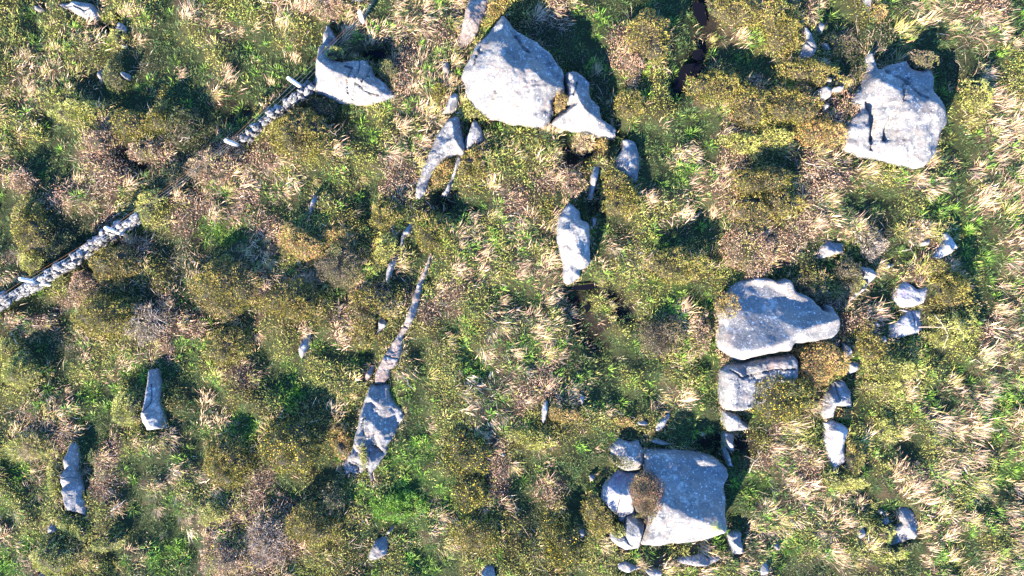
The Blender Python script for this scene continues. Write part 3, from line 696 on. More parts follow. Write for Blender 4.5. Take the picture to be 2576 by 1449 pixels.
# ------------------------------------------------------------------ build rocks
def resample(poly, step):
    out = []
    n = len(poly)
    for i in range(n):
        a = poly[i]; b = poly[(i + 1) % n]; L = np.hypot(*(b - a)); k = max(1, int(round(L / step)))
        for j in range(k): out.append(a + (b - a) * j / k)
    return np.array(out)
def smooth_closed(p, it):
    for _ in range(it): p = .5 * p + .25 * (np.roll(p, 1, 0) + np.roll(p, -1, 0))
    return p
def build_rock(r, seed):
    c = r['c']; h = r['h']; poly = r['poly']
    zf = h * .55 + r.get('lift', 0)
    size = math.sqrt(abs(np.sum(poly[:, 0] * np.roll(poly[:, 1], -1) - poly[:, 1] * np.roll(poly[:, 0], -1)) / 2))
    step = min(max(.022, size / 48), .05)
    dense = smooth_closed(resample(poly, step), 1)
    t = np.roll(dense, -1, 0) - np.roll(dense, 1, 0); t /= np.hypot(*t.T)[:, None] + 1e-9
    area = np.sum(dense[:, 0] * np.roll(dense[:, 1], -1) - dense[:, 1] * np.roll(dense[:, 0], -1))
    nrm = np.stack([t[:, 1], -t[:, 0]], 1) * (1 if area > 0 else -1)
    rough = .016 + .008 * min(size, 2)
    dense = dense + nrm * (rough * fbm(dense[:, 0], dense[:, 1], .22, 3, seed % 5))[:, None]
    m = len(dense)
    cracks = [to_world(survey(c, k), zf) for k in r.get('cracks', [])]
    for k in range(len(cracks)):
        q = cracks[k]; pts = []
        for i in range(len(q) - 1):
            L = np.hypot(*(q[i + 1] - q[i])); kk = max(1, int(L / (step * .5)))
            for j in range(kk): pts.append(q[i] + (q[i + 1] - q[i]) * j / kk)
        pts.append(q[-1]); q = np.array(pts); q[1:-1] += .035 * np.stack([fbm(q[1:-1, 0], q[1:-1, 1], .25, 2, 1), fbm(q[1:-1, 0], q[1:-1, 1], .25, 2, 3)], 1); cracks[k] = q
    lo = dense.min(0); hi = dense.max(0)
    hx = np.arange(lo[0], hi[0], step); hy = np.arange(lo[1], hi[1], step * .87)
    P = np.array([(x + (step / 2 if j % 2 else 0), y) for j, y in enumerate(hy) for x in hx])
    P = P + rng.normal(0, step * .12, P.shape)
    for q in cracks:
        cd = line_dist(P, q); P = P[cd > step * .7]
    ex = [P] + [q for q in cracks]
    P = np.concatenate(ex)
    d, ins = poly_dist(P, dense)
    P = P[ins & (d > step * .45)]
    allp = np.concatenate([dense, P])
    vs, es, fs, *_ = delaunay_2d_cdt([Vector(p) for p in allp], [(i, (i + 1) % m) for i in range(m)], [], 1, 1e-6)
    V = np.array([(v[0], v[1]) for v in vs])
    nv = len(V)
    dd, _ = poly_dist(V, dense)
    edge = r.get('edge', .5) * h
    if 'ridge' in r:
        rp = np.array(r['ridge'], float).reshape(-1, 3)
        ip = to_world(survey(c, rp[:, :2]), zf)
        cp = np.concatenate([poly, ip]); cz = np.concatenate([np.full(len(poly), edge), rp[:, 2]])
        # nearby tops pull the rim up a little so that it does not run level
        for i in range(len(poly)):
            w = 1 / (np.hypot(*(ip - poly[i]).T) + .1) ** 2
            cz[i] = .45 * edge + .55 * (edge / h) * np.sum(w * rp[:, 2]) / w.sum()
        cv, ce, cf, *_ = delaunay_2d_cdt([Vector(p) for p in cp], [(i, (i + 1) % len(poly)) for i in range(len(poly))], [], 1, 1e-6)
        cv = np.array([(v[0], v[1]) for v in cv])
        zz = np.array([cz[np.argmin(np.hypot(*(cp - v).T))] for v in cv])
        Z = np.full(nv, np.nan)
        for f in cf:
            a, b2, c2 = cv[list(f)[:3]]
            den = (b2[1] - c2[1]) * (a[0] - c2[0]) + (c2[0] - b2[0]) * (a[1] - c2[1])
            if abs(den) < 1e-12: continue
            l0 = ((b2[1] - c2[1]) * (V[:, 0] - c2[0]) + (c2[0] - b2[0]) * (V[:, 1] - c2[1])) / den
            l1 = ((c2[1] - a[1]) * (V[:, 0] - c2[0]) + (a[0] - c2[0]) * (V[:, 1] - c2[1])) / den
            l2 = 1 - l0 - l1
            ok = (l0 > -.002) & (l1 > -.002) & (l2 > -.002)
            Z[ok] = (l0 * zz[f[0]] + l1 * zz[f[1]] + l2 * zz[f[2]])[ok]
        bad = np.isnan(Z)
        Z[bad] = edge
    else:
        rs = np.random.default_rng(seed)
        ctr = V.mean(0); ext = math.sqrt(max(np.ptp(V[:, 0]), .1) * max(np.ptp(V[:, 1]), .1)) / 2
        Z = np.full(nv, h)
        a0 = rs.uniform(0, 2 * PI)
        for kf in range(6):
            an = a0 + kf * PI / 3 + rs.uniform(-.4, .4)
            q = (V - ctr) @ np.array([math.cos(an), math.sin(an)]) / ext
            Z = np.minimum(Z, h * (1.0 - rs.uniform(.35, .95) * (q - rs.uniform(-.25, .35))))
        Z = np.maximum(Z, edge * .55)
        Z = Z + .03 * (rs.random() - .5)
    # adjacency smoothing keeps facets but softens their edges
    tri = np.array([[f[0], f[1], f[2]] for f in fs])
    E = np.concatenate([tri[:, [0, 1]], tri[:, [1, 2]], tri[:, [2, 0]]])
    for _ in range(2):
        s = np.zeros(nv); cnt = np.zeros(nv)
        np.add.at(s, E[:, 0], Z[E[:, 1]]); np.add.at(cnt, E[:, 0], 1)
        np.add.at(s, E[:, 1], Z[E[:, 0]]); np.add.at(cnt, E[:, 1], 1)
        Z = .4 * Z + .6 * s / np.maximum(cnt, 1)
    rr = min(.15, .2 * size)
    k = np.clip(dd / rr, 0, 1)
    Z = Z - (.42 * edge + .05) * (1 - np.sqrt(1 - (1 - k) ** 2))
    am = r.get('relief', 1.0) * min(1, .35 + size * .4)
    Z += am * (.05 * fbm(V[:, 0], V[:, 1], .75, 3, seed % 6) - .12 * np.abs(fbm(V[:, 0], V[:, 1], .9, 2, (seed + 1) % 6)) + .07 * np.floor(3 * fbm(V[:, 0], V[:, 1], 1.1, 3, (seed + 4) % 6)) / 3 + .03 * fbm(V[:, 0], V[:, 1], .2, 3, (seed + 2) % 6) + (.013 * fbm(V[:, 0], V[:, 1], .07, 2, (seed + 3) % 6)))
    for q in cracks:
        cd = line_dist(V, q)
        Z -= (.08 + .03 * min(size, 1.5)) * np.exp(-(cd / (.011 + .003 * size)) ** 2)
    for k in r.get('cleft', []):
        Z -= .34 * np.exp(-(line_dist(V, to_world(survey(c, k), zf)) / .085) ** 2)
    Z *= r.get('zs', 1.0)
    base = r.get('lift', 0) + max(0, float(gz0(*poly.mean(0)))) * (.9 if size < .9 else .5)
    Z = Z + base
    r['rimz'] = None
    # sides: rings going down and outwards
    rim = np.array([int(np.argmin(np.hypot(*(V - p).T))) for p in dense])
    keep = np.concatenate([[True], rim[1:] != rim[:-1]]); rim = rim[keep]
    nn = nrm[keep]; m = len(rim)
    verts = [np.column_stack([V, Z])]
    prev = rim; tris = [tri]
    zr = Z[rim]
    r['rimz'] = np.column_stack([V[rim], zr, nn])
    for f, off in ((.72, .018), (.4, .03), (0, .02)):
        zt = zr * f - (1 - f) * .5
        o2 = V[rim] + nn * (off + .03 * fbm(V[rim][:, 0] + zt, V[rim][:, 1] - zt, .25, 2, seed % 6))[:, None]
        start = sum(len(v) for v in verts)
        verts.append(np.column_stack([o2, zt]))
        cur = np.arange(start, start + m)
        a, b_, c_, d_ = prev, np.roll(prev, -1), np.roll(cur, -1), cur
        s1 = np.stack([a, d_, c_], 1) if area > 0 else np.stack([a, c_, d_], 1)
        s2 = np.stack([a, c_, b_], 1) if area > 0 else np.stack([a, b_, c_], 1)
        tris += [s1, s2]; prev = cur
    Vv = np.concatenate(verts); T = np.concatenate(tris)
    # orient the top upwards
    n_top = len(tri)
    e1 = Vv[T[:n_top, 1]] - Vv[T[:n_top, 0]]; e2 = Vv[T[:n_top, 2]] - Vv[T[:n_top, 0]]
    flip = (e1[:, 0] * e2[:, 1] - e1[:, 1] * e2[:, 0]) < 0
    T[:n_top][flip] = T[:n_top][flip][:, [0, 2, 1]]
    ctr = np.array([poly[:, 0].mean(), poly[:, 1].mean(), 0])
    me = new_mesh(r['name'], Vv - ctr, tris=T, smooth=True, mats=[r.get('mat', M_ROCK)])
    at = me.attributes.new('stain', 'FLOAT_COLOR', 'POINT')
    col = np.zeros((len(Vv), 4), np.float32)
    for sx, sy, sr, sc in r.get('stain', []):
        p = wp(c, sx, sy, zf); R_ = sr / 3 / S
        a = np.clip(1.25 - np.hypot(*(Vv[:, :2] - p).T) / R_, 0, 1)
        up = a > col[:, 3]
        col[up, :3] = sc; col[up, 3] = a[up]
    at.data.foreach_set('color', col.ravel())
    o = link(r['name'], me, loc=ctr)
    tag(o, r['label'], 'boulder' if r['name'] in ('boulder', 'slab') else 'rock', 'granite boulders and stones in the moor')
    return o
for i, r in enumerate(ROCKS): build_rock(r, i + 3)

# ------------------------------------------------------------------ blades: four points, two bent triangles
def blades(base, az, lean, bend, length, width, twist=None):
    n = len(base)
    d = np.stack([np.cos(az), np.sin(az), np.zeros(n)], 1)
    s = np.stack([-np.sin(az), np.cos(az), np.zeros(n)], 1)
    if twist is not None:
        s = s * np.cos(twist)[:, None]; s[:, 2] += np.sin(twist)
    up = np.array([0, 0, 1.])
    m = base + (length * .5)[:, None] * (np.sin(lean)[:, None] * d + np.cos(lean)[:, None] * up)
    l2 = lean + bend
    tip = m + (length * .5)[:, None] * (np.sin(l2)[:, None] * d + np.cos(l2)[:, None] * up)
    w = (width * .5)[:, None] * s
    v = np.stack([base, m - w, m + w, tip], 1).reshape(-1, 3)
    i = np.arange(n)[:, None] * 4
    t = np.stack([i + [0, 2, 1], i + [1, 2, 3]], 1).reshape(-1, 3)
    return v, t
class Field:
    def __init__(s): s.v = []; s.t = []; s.c = []; s.n = 0
    def add(s, v, t, c):
        s.v.append(v.astype(np.float32)); s.t.append(t.astype(np.int32) + s.n); s.c.append(np.repeat(c, len(v) // len(c), 0).astype(np.float32)); s.n += len(v)
    def mesh(s, name, m): return new_mesh(name, np.concatenate(s.v), tris=np.concatenate(s.t), col=np.concatenate(s.c), mats=[m])
TINT = 1.12
def palette(cols, n, w=None, var=.18):
    cols = np.array(cols) * TINT; k = rng.choice(len(cols), n, p=w)
    c = cols[k] * np.exp(rng.normal(0, var, (n, 1))) * np.exp(rng.normal(0, .06, (n, 3)))
    return np.clip(c, 0, .8)

XL, YL = 18.4, 10.9
XO, YO = 24.5, 15.5
def scatter(density):
    n = int(4 * XL * YL * density)
    x = rng.uniform(-XL, XL, n); y = rng.uniform(-YL, YL, n)
    m = int(4 * XO * YO * density * .42)
    x2 = rng.uniform(-XO, XO, m); y2 = rng.uniform(-YO, YO, m)
    o = (np.abs(x2) > XL) | (np.abs(y2) > YL)
    return np.concatenate([x, x2[o]]), np.concatenate([y, y2[o]])
P_GREEN = [(.055, .105, .028), (.07, .115, .03), (.04, .085, .032), (.10, .125, .035), (.14, .13, .055)]
P_YG = [(.21, .22, .045), (.29, .27, .07), (.14, .18, .03), (.36, .32, .11)]
P_VIVID = [(.12, .25, .02), (.15, .27, .03), (.08, .17, .02), (.19, .27, .05)]
P_STRAW = [(.47, .32, .20), (.39, .25, .155), (.54, .40, .265), (.31, .19, .115), (.30, .25, .09)]
P_YEL = [(.34, .31, .07), (.26, .26, .05), (.36, .32, .105), (.20, .21, .04)]
P_OLIVE = [(.23, .225, .036), (.16, .165, .03), (.25, .215, .055), (.10, .11, .022)]
P_GORSE = [(.19, .155, .022), (.115, .11, .02), (.27, .21, .04), (.06, .062, .016), (.27, .17, .075)]
P_PINK = [(.38, .215, .14), (.29, .165, .105), (.20, .13, .06), (.42, .29, .20), (.16, .11, .05)]
P_DARK = [(.035, .05, .018), (.05, .07, .022), (.075, .085, .03), (.16, .12, .08)]
P_ORANGE = [(.42, .22, .075), (.30, .21, .055), (.22, .195, .045), (.36, .18, .09), (.33, .25, .07)]
P_HEATHER = [(.10, .075, .045), (.14, .095, .06), (.065, .065, .03), (.18, .13, .085)]
P_MOSS = [(.10, .11, .028), (.14, .135, .04), (.07, .085, .025), (.17, .14, .05)]
P_GREY = [(.32, .235, .165), (.25, .185, .13), (.40, .31, .225), (.13, .10, .07), (.2, .18, .07)]

# short turf everywhere but on rock and in water
grass = Field(); dry = Field(); mat_leaf = Field()
def resample_ring(poly, step):
    out = []
    for i in range(len(poly)):
        a = poly[i]; b = poly[(i + 1) % len(poly)]; k = max(1, int(np.hypot(*(b - a)) / step))
        out += [a + (b - a) * j / k for j in range(k)]
    return np.array(out)
def tuft_blades(F, x, y, per, spread, len_r, lean_r, width_r, pal, w=None, flow=.5, zoff=-.02, var=.2, tv=.16, edge_ok=False):
    n = len(x)
    if n == 0: return
    X = np.repeat(x, per); Y = np.repeat(y, per); N = len(X)
    ang = rng.uniform(0, 2 * PI, N); rad = np.abs(rng.normal(0, 1, N)) * np.repeat(spread * rng.uniform(.6, 1.3, n), per)
    bx = X + rad * np.cos(ang); by = Y + rad * np.sin(ang)
    fa = 1.3 * fbm(x, y, 2.6, 2, 5) + rng.normal(0, .5, n) + .15
    fa = np.repeat(fa, per)
    vx = np.cos(ang) + flow * np.cos(fa); vy = np.sin(ang) + flow * np.sin(fa)
    az = np.arctan2(vy, vx) + rng.normal(0, .35, N)
    ts = np.repeat(rng.uniform(.75, 1.25, n), per)
    L = rng.uniform(*len_r, N) * ts
    lean = rng.uniform(*lean_r, N); bend = rng.uniform(.1, .9, N)
    ok = ~(deep_rock(bx, by) if edge_ok else on_rock(bx, by))
    zz = gz(bx, by)
    if edge_ok: zz = np.maximum(zz, relief0[np.clip(((bx - GX0) / GS).astype(int), 0, gnx - 1), np.clip(((by - GY0) / GS).astype(int), 0, gny - 1)] * .8)
    base = np.stack([bx, by, zz + zoff], 1)
    c = palette(pal, N, w, var) * np.repeat(np.exp(rng.normal(0, tv, (n, 1))), per, 0)
    v, t = blades(base[ok], az[ok], lean[ok], bend[ok], L[ok], rng.uniform(*width_r, N)[ok], rng.uniform(-.7, .7, N)[ok])
    F.add(v, t, c[ok])
K = {ch: i for i, ch in enumerate(KEYS)}
def pick(x, y, dens):
    ty = veg_type(x, y)
    p = np.array([dens.get(ch, 0) for ch in KEYS])[ty]
    keep = (rng.random(len(x)) < p) & ~on_rock(x, y)
    return x[keep], y[keep]
x, y = scatter(36)
a = pick(x, y, {'.': 1, 'G': .75, 't': .9, 'y': .35, 'o': .08, 'p': .1, 'd': .25, 'w': .5})
tuft_blades(grass, *a, 14, .075, (.07, .17), (.15, 1.0), (.010, .018), P_GREEN, [.3, .28, .2, .14, .08])
x, y = scatter(9)
a = pick(x, y, {'G': 1, '.': .2, 'y': .12, 't': .3})
tuft_blades(grass, *a, 26, .08, (.12, .26), (.2, 1.05), (.012, .02), P_VIVID)
x, y = scatter(12)
a = pick(x, y, {'y': 1, '.': .07, 'G': .6, 't': .3, 'o': .25, 'p': .15})
tuft_blades(grass, *a, 16, .10, (.08, .2), (.2, 1.1), (.012, .02), P_YG, tv=.25)
# thin pale blades mixed through everything
x, y = scatter(9)
a = pick(x, y, {'.': .06, 'G': .06, 't': 1, 'y': .35, 'o': .1, 'p': .7, 'd': .2, 'w': .3})
tuft_blades(dry, *a, 16, .15, (.09, .26), (.5, 1.3), (.008, .014), P_STRAW, flow=2.2, tv=.3)
# bigger straw swathes
x, y = scatter(3.2)
a = pick(x, y, {'t': 1, 'y': .08, 'p': .2})
tuft_blades(dry, *a, 30, .16, (.14, .42), (.6, 1.35), (.010, .018), P_STRAW, flow=2.6, tv=.35)
# dead stems lying about in the heather and brambles
x, y = scatter(5)
a = pick(x, y, {'p': 1, 'd': .7, 'o': .25, 't': .2})
tuft_blades(dry, *a, 5, .2, (.18, .5), (1.0, 1.5), (.006, .012), P_GREY[:3] + P_PINK[3:4], flow=.2, zoff=.06)
# turf lips leaning against the stones
for r in ROCKS:
    pl = resample_ring(r['poly'], .07)
    n = len(pl); c = r['poly'].mean(0)
    keep = rng.random(n) < .62
    out = pl[keep] + rng.normal(0, .035, (keep.sum(), 2)) + .05 * (pl[keep] - c) / (np.hypot(*(pl[keep] - c).T)[:, None] + 1e-6)
    rz = r['rimz']
    f = fbm(rz[:, 0], rz[:, 1], .7, 2, 3)
    sel = (f > .12) & (rng.random(len(rz)) < .33)
    if sel.any():
        e = rz[sel]; N = len(e) * 9
        b3 = np.repeat(e[:, :3], 9, 0); nr2 = np.repeat(e[:, 3:], 9, 0)
        b3[:, :2] += nr2 * rng.uniform(-.02, .05, (N, 1)) + rng.normal(0, .03, (N, 2)); b3[:, 2] -= .05
        az = np.arctan2(-nr2[:, 1], -nr2[:, 0]) + rng.normal(0, 1.1, N)
        v, t = blades(b3, az, rng.uniform(.2, 1.3, N), rng.uniform(.1, .9, N), rng.uniform(.06, .2, N), rng.uniform(.01, .018, N), rng.uniform(-.7, .7, N))
        grass.add(v, t, palette(P_GREEN + P_YG + P_STRAW[:2] + P_ORANGE[:1], N, None, .2))
    half = rng.random(len(out)) < .6
    tuft_blades(grass, out[half, 0], out[half, 1], 11, .05, (.07, .19), (.1, 1.0), (.01, .018), P_GREEN + P_YG[:2], edge_ok=True)
    tuft_blades(dry, out[~half, 0], out[~half, 1], 10, .05, (.10, .24), (.2, 1.1), (.008, .014), P_STRAW, edge_ok=True)
# a skirt of bleached grass round the lower side of the mounds
for b in BUSH:
    if b['lift'] > .1 or b['kind'] in ('dark', 'moss', 'vivid'): continue
    n = int((b['rx'] + b['ry']) * 8)
    th = rng.uniform(0, 2 * PI, n); c, s = math.cos(b['rot']), math.sin(b['rot'])
    u = np.cos(th) * b['rx'] * rng.uniform(.95, 1.12, n); v = np.sin(th) * b['ry'] * rng.uniform(.95, 1.12, n)
    sx = b['p'][0] + u * c - v * s; sy = b['p'][1] + u * s + v * c
    tuft_blades(dry, sx, sy, 14, .06, (.14, .32), (.4, 1.2), (.008, .014), P_STRAW + P_YEL, flow=.3)
# heath mat: small leaves
def leaf_mat(x, y, pal, w=None, size=(.03, .058), zr=(0, .09)):
    n = len(x)
    base = np.stack([x, y, gz(x, y) + rng.uniform(*zr, n)], 1)
    tv = np.exp(.35 * fbm(x, y, .35, 3, 2))[:, None]
    v, t = blades(base, rng.uniform(0, 2 * PI, n), rng.uniform(.1, 1.3, n), rng.uniform(-.3, .6, n), rng.uniform(*size, n), rng.uniform(.016, .03, n), rng.uniform(-1, 1, n))
    mat_leaf.add(v, t, palette(pal, n, w, .16) * tv)
for ch, dens, pal in (('y', 620, P_YEL[:2] + P_YEL[3:] + P_OLIVE[:2]), ('o', 800, P_OLIVE[1:] + P_GORSE[:3]), ('p', 820, P_PINK), ('d', 640, P_DARK)):
    x, y = scatter(dens)
    a = pick(x, y, {ch: 1})
    leaf_mat(*a, pal)
tag(link('grass', grass.mesh('grass', M_GRASS)), 'short green moorland turf covering the ground between boulders', None, None, 'stuff')
tag(link('dry_grass', dry.mesh('dry_grass', M_DRY)), 'bleached straw-coloured grass spread through the moor', None, None, 'stuff')
tag(link('heath_mat', mat_leaf.mesh('heath_mat', M_LEAF)), 'low mat of heather and gorse leaves covering the hummocks', None, None, 'stuff')

# ------------------------------------------------------------------ tubes for stems, branches, wires
def tube(path, r0, r1, sides=5):
    p = np.array(path, float); n = len(p)
    t = np.gradient(p, axis=0); t /= np.linalg.norm(t, axis=1)[:, None] + 1e-9
    ref = np.array([.3, .2, .93]) if abs(t[0][2]) < .9 else np.array([1., 0, 0])
    a = np.cross(t, ref); a /= np.linalg.norm(a, axis=1)[:, None] + 1e-9
    b = np.cross(t, a)
    th = np.linspace(0, 2 * PI, sides, endpoint=False)
    rad = np.linspace(r0, r1, n)
    v = p[:, None] + rad[:, None, None] * (np.cos(th)[None, :, None] * a[:, None] + np.sin(th)[None, :, None] * b[:, None])
    v = v.reshape(-1, 3); f = []
    for i in range(n - 1):
        for j in range(sides):
            k = (j + 1) % sides
            A, B_, C, D = i * sides + j, i * sides + k, (i + 1) * sides + k, (i + 1) * sides + j
            f += [(A, B_, C), (A, C, D)]
    for j in range(1, sides - 1):
        f.append((0, j + 1, j)); o = (n - 1) * sides; f.append((o, o + j, o + j + 1))
    return v, np.array(f)
def crook(a, b, n, j):
    a = np.array(a, float); b = np.array(b, float)
    t = np.linspace(0, 1, n)[:, None]
    p = a + (b - a) * t; p[1:-1] += rng.normal(0, j, (n - 2, 3))
    return p

# ------------------------------------------------------------------ build shrubs
KINDS_B = {   # palette, leaf length, density per m2, name, stem colour, twigs, flower share
 'yellow': (P_YEL + P_OLIVE[:1], (.03, .06), 2000, 'heath_cushion', (.16, .11, .07), 6),
 'olive': (P_GORSE + P_OLIVE[:2], (.035, .065), 1900, 'gorse_bush', (.15, .11, .07), 9),
 'gorse': (P_GORSE + P_DARK[1:2], (.035, .07), 1800, 'gorse_bush', (.16, .12, .08), 12),
 'flower': (P_GORSE[1:4] + P_DARK[:2] + P_GORSE[:1], (.035, .07), 1800, 'gorse_bush', (.16, .12, .08), 10),
 'pink': (P_PINK + P_YEL[:1], (.03, .06), 1500, 'heather_bush', (.28, .2, .15), 22),
 'orange': (P_ORANGE, (.03, .055), 1900, 'heather_bush', (.2, .12, .08), 10),
 'heather': (P_HEATHER + P_OLIVE[1:2], (.025, .05), 1900, 'heather_bush', (.2, .15, .12), 12),
 'dark': (P_DARK, (.04, .075), 1500, 'bramble_patch', (.2, .13, .1), 16),
 'moss': (P_MOSS, (.02, .045), 2200, 'moss_mound', (.14, .11, .06), 2),
 'mossred': (P_MOSS[:2] + [(.2, .09, .055), (.15, .085, .05), (.24, .13, .07)], (.02, .045), 2400, 'heather_clump', (.16, .09, .06), 5),
 'grey': (P_GREY, (.05, .12), 1100, 'dead_heather', (.36, .31, .27), 46),
 'straw': (P_STRAW + P_YEL, (.08, .2), 1100, 'grass_hummock', (.3, .24, .14), 3),
 'vivid': (P_VIVID, (.03, .06), 2000, 'bilberry_patch', (.12, .14, .05), 4)}
CATS = {'heath_cushion': 'heath cushion', 'gorse_bush': 'gorse bush', 'heather_bush': 'heather bush', 'bramble_patch': 'brambles', 'moss_mound': 'moss', 'heather_clump': 'heather', 'dead_heather': 'dead heather', 'grass_hummock': 'grass hummock', 'bilberry_patch': 'bilberry'}
def build_bush(b, seed):
    pal, ll, dens, name, sc, ntw = KINDS_B[b['kind']]
    rx, ry, h = b['rx'], b['ry'], b['h'] * (.55 if b['kind'] == 'grey' else .66)
    lifted = b['lift'] > .1
    zb = b['lift'] if lifted else float(gz(b['p'][0], b['p'][1])) - .3 * h
    if not lifted: zb = max(zb, -.05)
    loc = (b['p'][0], b['p'][1], zb)
    root = empty(name, loc)
    tag(root, b['label'], CATS[name], 'low shrubs and cushions of the moor')
    c, s = math.cos(b['rot']), math.sin(b['rot'])
    pts = np.array(pal); off = seed * 3.1
    def surf(r, th, k=1.0):
        rad = 1 + .3 * fbm(np.cos(th) * 1.3 + off, np.sin(th) * 1.3, .8, 3, seed % 5) + .2 * fbm(np.cos(th) * 1.3 + off, np.sin(th) * 1.3, .28, 2, (seed + 2) % 5)
        u = r * rad * rx * np.cos(th); v = r * rad * ry * np.sin(th)
        z = h * np.power(np.clip(1 - r ** 2.2, 0, 1), .62)
        X = u * c - v * s; Y = u * s + v * c
        z = z * (1 + .34 * fbm(X + off, Y, .45, 3, (seed + 1) % 5)) + .12 * fbm(X + off, Y, .19, 2, 3)
        return X * k, Y * k, z * k
    n = int(PI * rx * ry * dens * 1.6)
    r = np.sqrt(rng.random(n)) * 1.03; th = rng.uniform(0, 2 * PI, n)
    X, Y, Z = surf(np.minimum(r, 1.0), th); X *= np.maximum(r, 1); Y *= np.maximum(r, 1)
    gap = fbm(X + off, Y, .2, 2, 4)
    ok = gap > -.5
    if not lifted: ok &= ~on_rock(X + b['p'][0], Y + b['p'][1])
    X, Y, Z, r, th = X[ok], Y[ok], Z[ok], r[ok], th[ok]; n = len(X)
    Z = Z + rng.uniform(-.09, .03, n)
    az = np.arctan2(Y, X) + rng.normal(0, 1.2, n)
    lean = np.clip(rng.normal(.35 + .6 * r, .4, n), 0, 1.7)
    v, t = blades(np.stack([X, Y, Z], 1), az, lean, rng.uniform(-.2, .5, n), rng.uniform(*ll, n) * 1.05, rng.uniform(.016, .032, n) * (.6 if b['kind'] in ('grey', 'straw') else 1), rng.uniform(-1, 1, n))
    # patches of one tint inside the crown, as neighbouring sprays are alike
    f = np.clip((fbm(X + off, Y + 5, .5, 3, 2) + 1) / 2 + rng.normal(0, .2, n), 0, .999)
    k = (f * len(pal)).astype(int)
    cc = pts[k] * np.exp(rng.normal(0, .16, (n, 1)) + .3 * fbm(X + off, Y, .13, 2, 1)[:, None])
    fm = new_mesh('foliage', v, tris=t, col=np.repeat(np.clip(cc, 0, .8), 4, 0), mats=[M_LEAF, M_CORE])
    link('foliage', fm, root)
    # woody interior: litter-covered core plus stems
    nr, ns = 6, 22
    R_, T_ = np.meshgrid(np.linspace(.02, 1, nr), np.linspace(0, 2 * PI, ns, endpoint=False), indexing='ij')
    cx, cy, cz = surf(R_.ravel(), T_.ravel(), .88)
    cz = cz - .10; cz[-ns:] = -.3
    if not lifted: cz = np.where(on_rock(cx + b['p'][0], cy + b['p'][1]), -.35, cz)
    f = []
    for i in range(nr - 1):
        for j in range(ns):
            a0, b0 = i * ns + j, i * ns + (j + 1) % ns
            f += [(a0, a0 + ns, b0 + ns), (a0, b0 + ns, b0)]
    f += [(0, j, j + 1) for j in range(1, ns - 1)]
    link('woody_core', new_mesh('woody_core', np.stack([cx, cy, cz], 1), tris=np.array(f), smooth=True, mats=[M_CORE]), root)
    F = Field()
    nt = max(2, int(ntw * math.sqrt(rx * ry) * 1.8))
    for i in range(nt):
        th0 = rng.uniform(0, 2 * PI, 1); r0 = np.sqrt(rng.uniform(.02, .9, 1))
        a0 = np.array([float(q[0]) for q in surf(r0 * .75, th0)]); a1 = np.array([float(q[0]) for q in surf(np.minimum(r0 * 1.05, 1), th0 + rng.normal(0, .35, 1))])
        a0[2] -= .12; a1[2] += rng.uniform(.02, .1); a1[:2] += rng.normal(0, .06, 2)
        vv, tt = tube(crook(a0, a1, 4, .018), .008, .004, 3)
        F.add(vv, tt, np.array([sc]) * rng.uniform(.6, 1.5))
    tag(link('stems', F.mesh('stems', M_STEM), root), kind='stuff')
    if b['kind'] == 'flower':
        n = int(PI * rx * ry * 120)
        r = np.sqrt(rng.random(n)) * .95; th = rng.uniform(0, 2 * PI, n)
        X, Y, Z = surf(r, th)
        q = fbm(X + off, Y, .4, 2, 1) > -.25
        X, Y, Z = X[q], Y[q], Z[q] + .015; n = len(X)
        v, t = blades(np.stack([X, Y, Z], 1), rng.uniform(0, 2 * PI, n), rng.uniform(.3, 1.4, n), rng.uniform(-.2, .4, n), rng.uniform(.03, .05, n), rng.uniform(.024, .036, n), rng.uniform(-.6, .6, n))
        fo = link('flowers', new_mesh('flowers', v, tris=t, col=np.repeat(palette([(.62, .42, .02), (.55, .36, .03), (.7, .5, .06)], n), 4, 0), mats=[M_LEAF]), root); fo['kind'] = 'stuff'
for i, b in enumerate(BUSH): build_bush(b, i + 1)

# ------------------------------------------------------------------ dry stone wall: every stone a part
def stone_mesh(seed):
    rs = np.random.default_rng(seed)
    pts = []
    g = [-1, 0, 1]
    key = {}
    faces = []
    def vid(p):
        if p not in key: key[p] = len(pts); pts.append(p)
        return key[p]
    for axn in range(3):
        for sgn in (-1, 1):
            for i in range(2):
                for j in range(2):
                    q = []
                    for di, dj in ((0, 0), (1, 0), (1, 1), (0, 1)):
                        p = [0, 0, 0]; p[axn] = sgn; p[(axn + 1) % 3] = g[i + di]; p[(axn + 2) % 3] = g[j + dj]
                        q.append(vid(tuple(p)))
                    if sgn < 0: q = q[::-1]
                    faces += [(q[0], q[1], q[2]), (q[0], q[2], q[3])]
    v = np.array(pts, float)
    rad = np.linalg.norm(v, axis=1)
    v = v / rad[:, None] ** .62
    v += rs.normal(0, .1, v.shape)
    v *= .5
    me = new_mesh('stone', v, tris=np.array(faces), mats=[M_STONE])
    return me
STONES = [stone_mesh(50 + i) for i in range(9)]
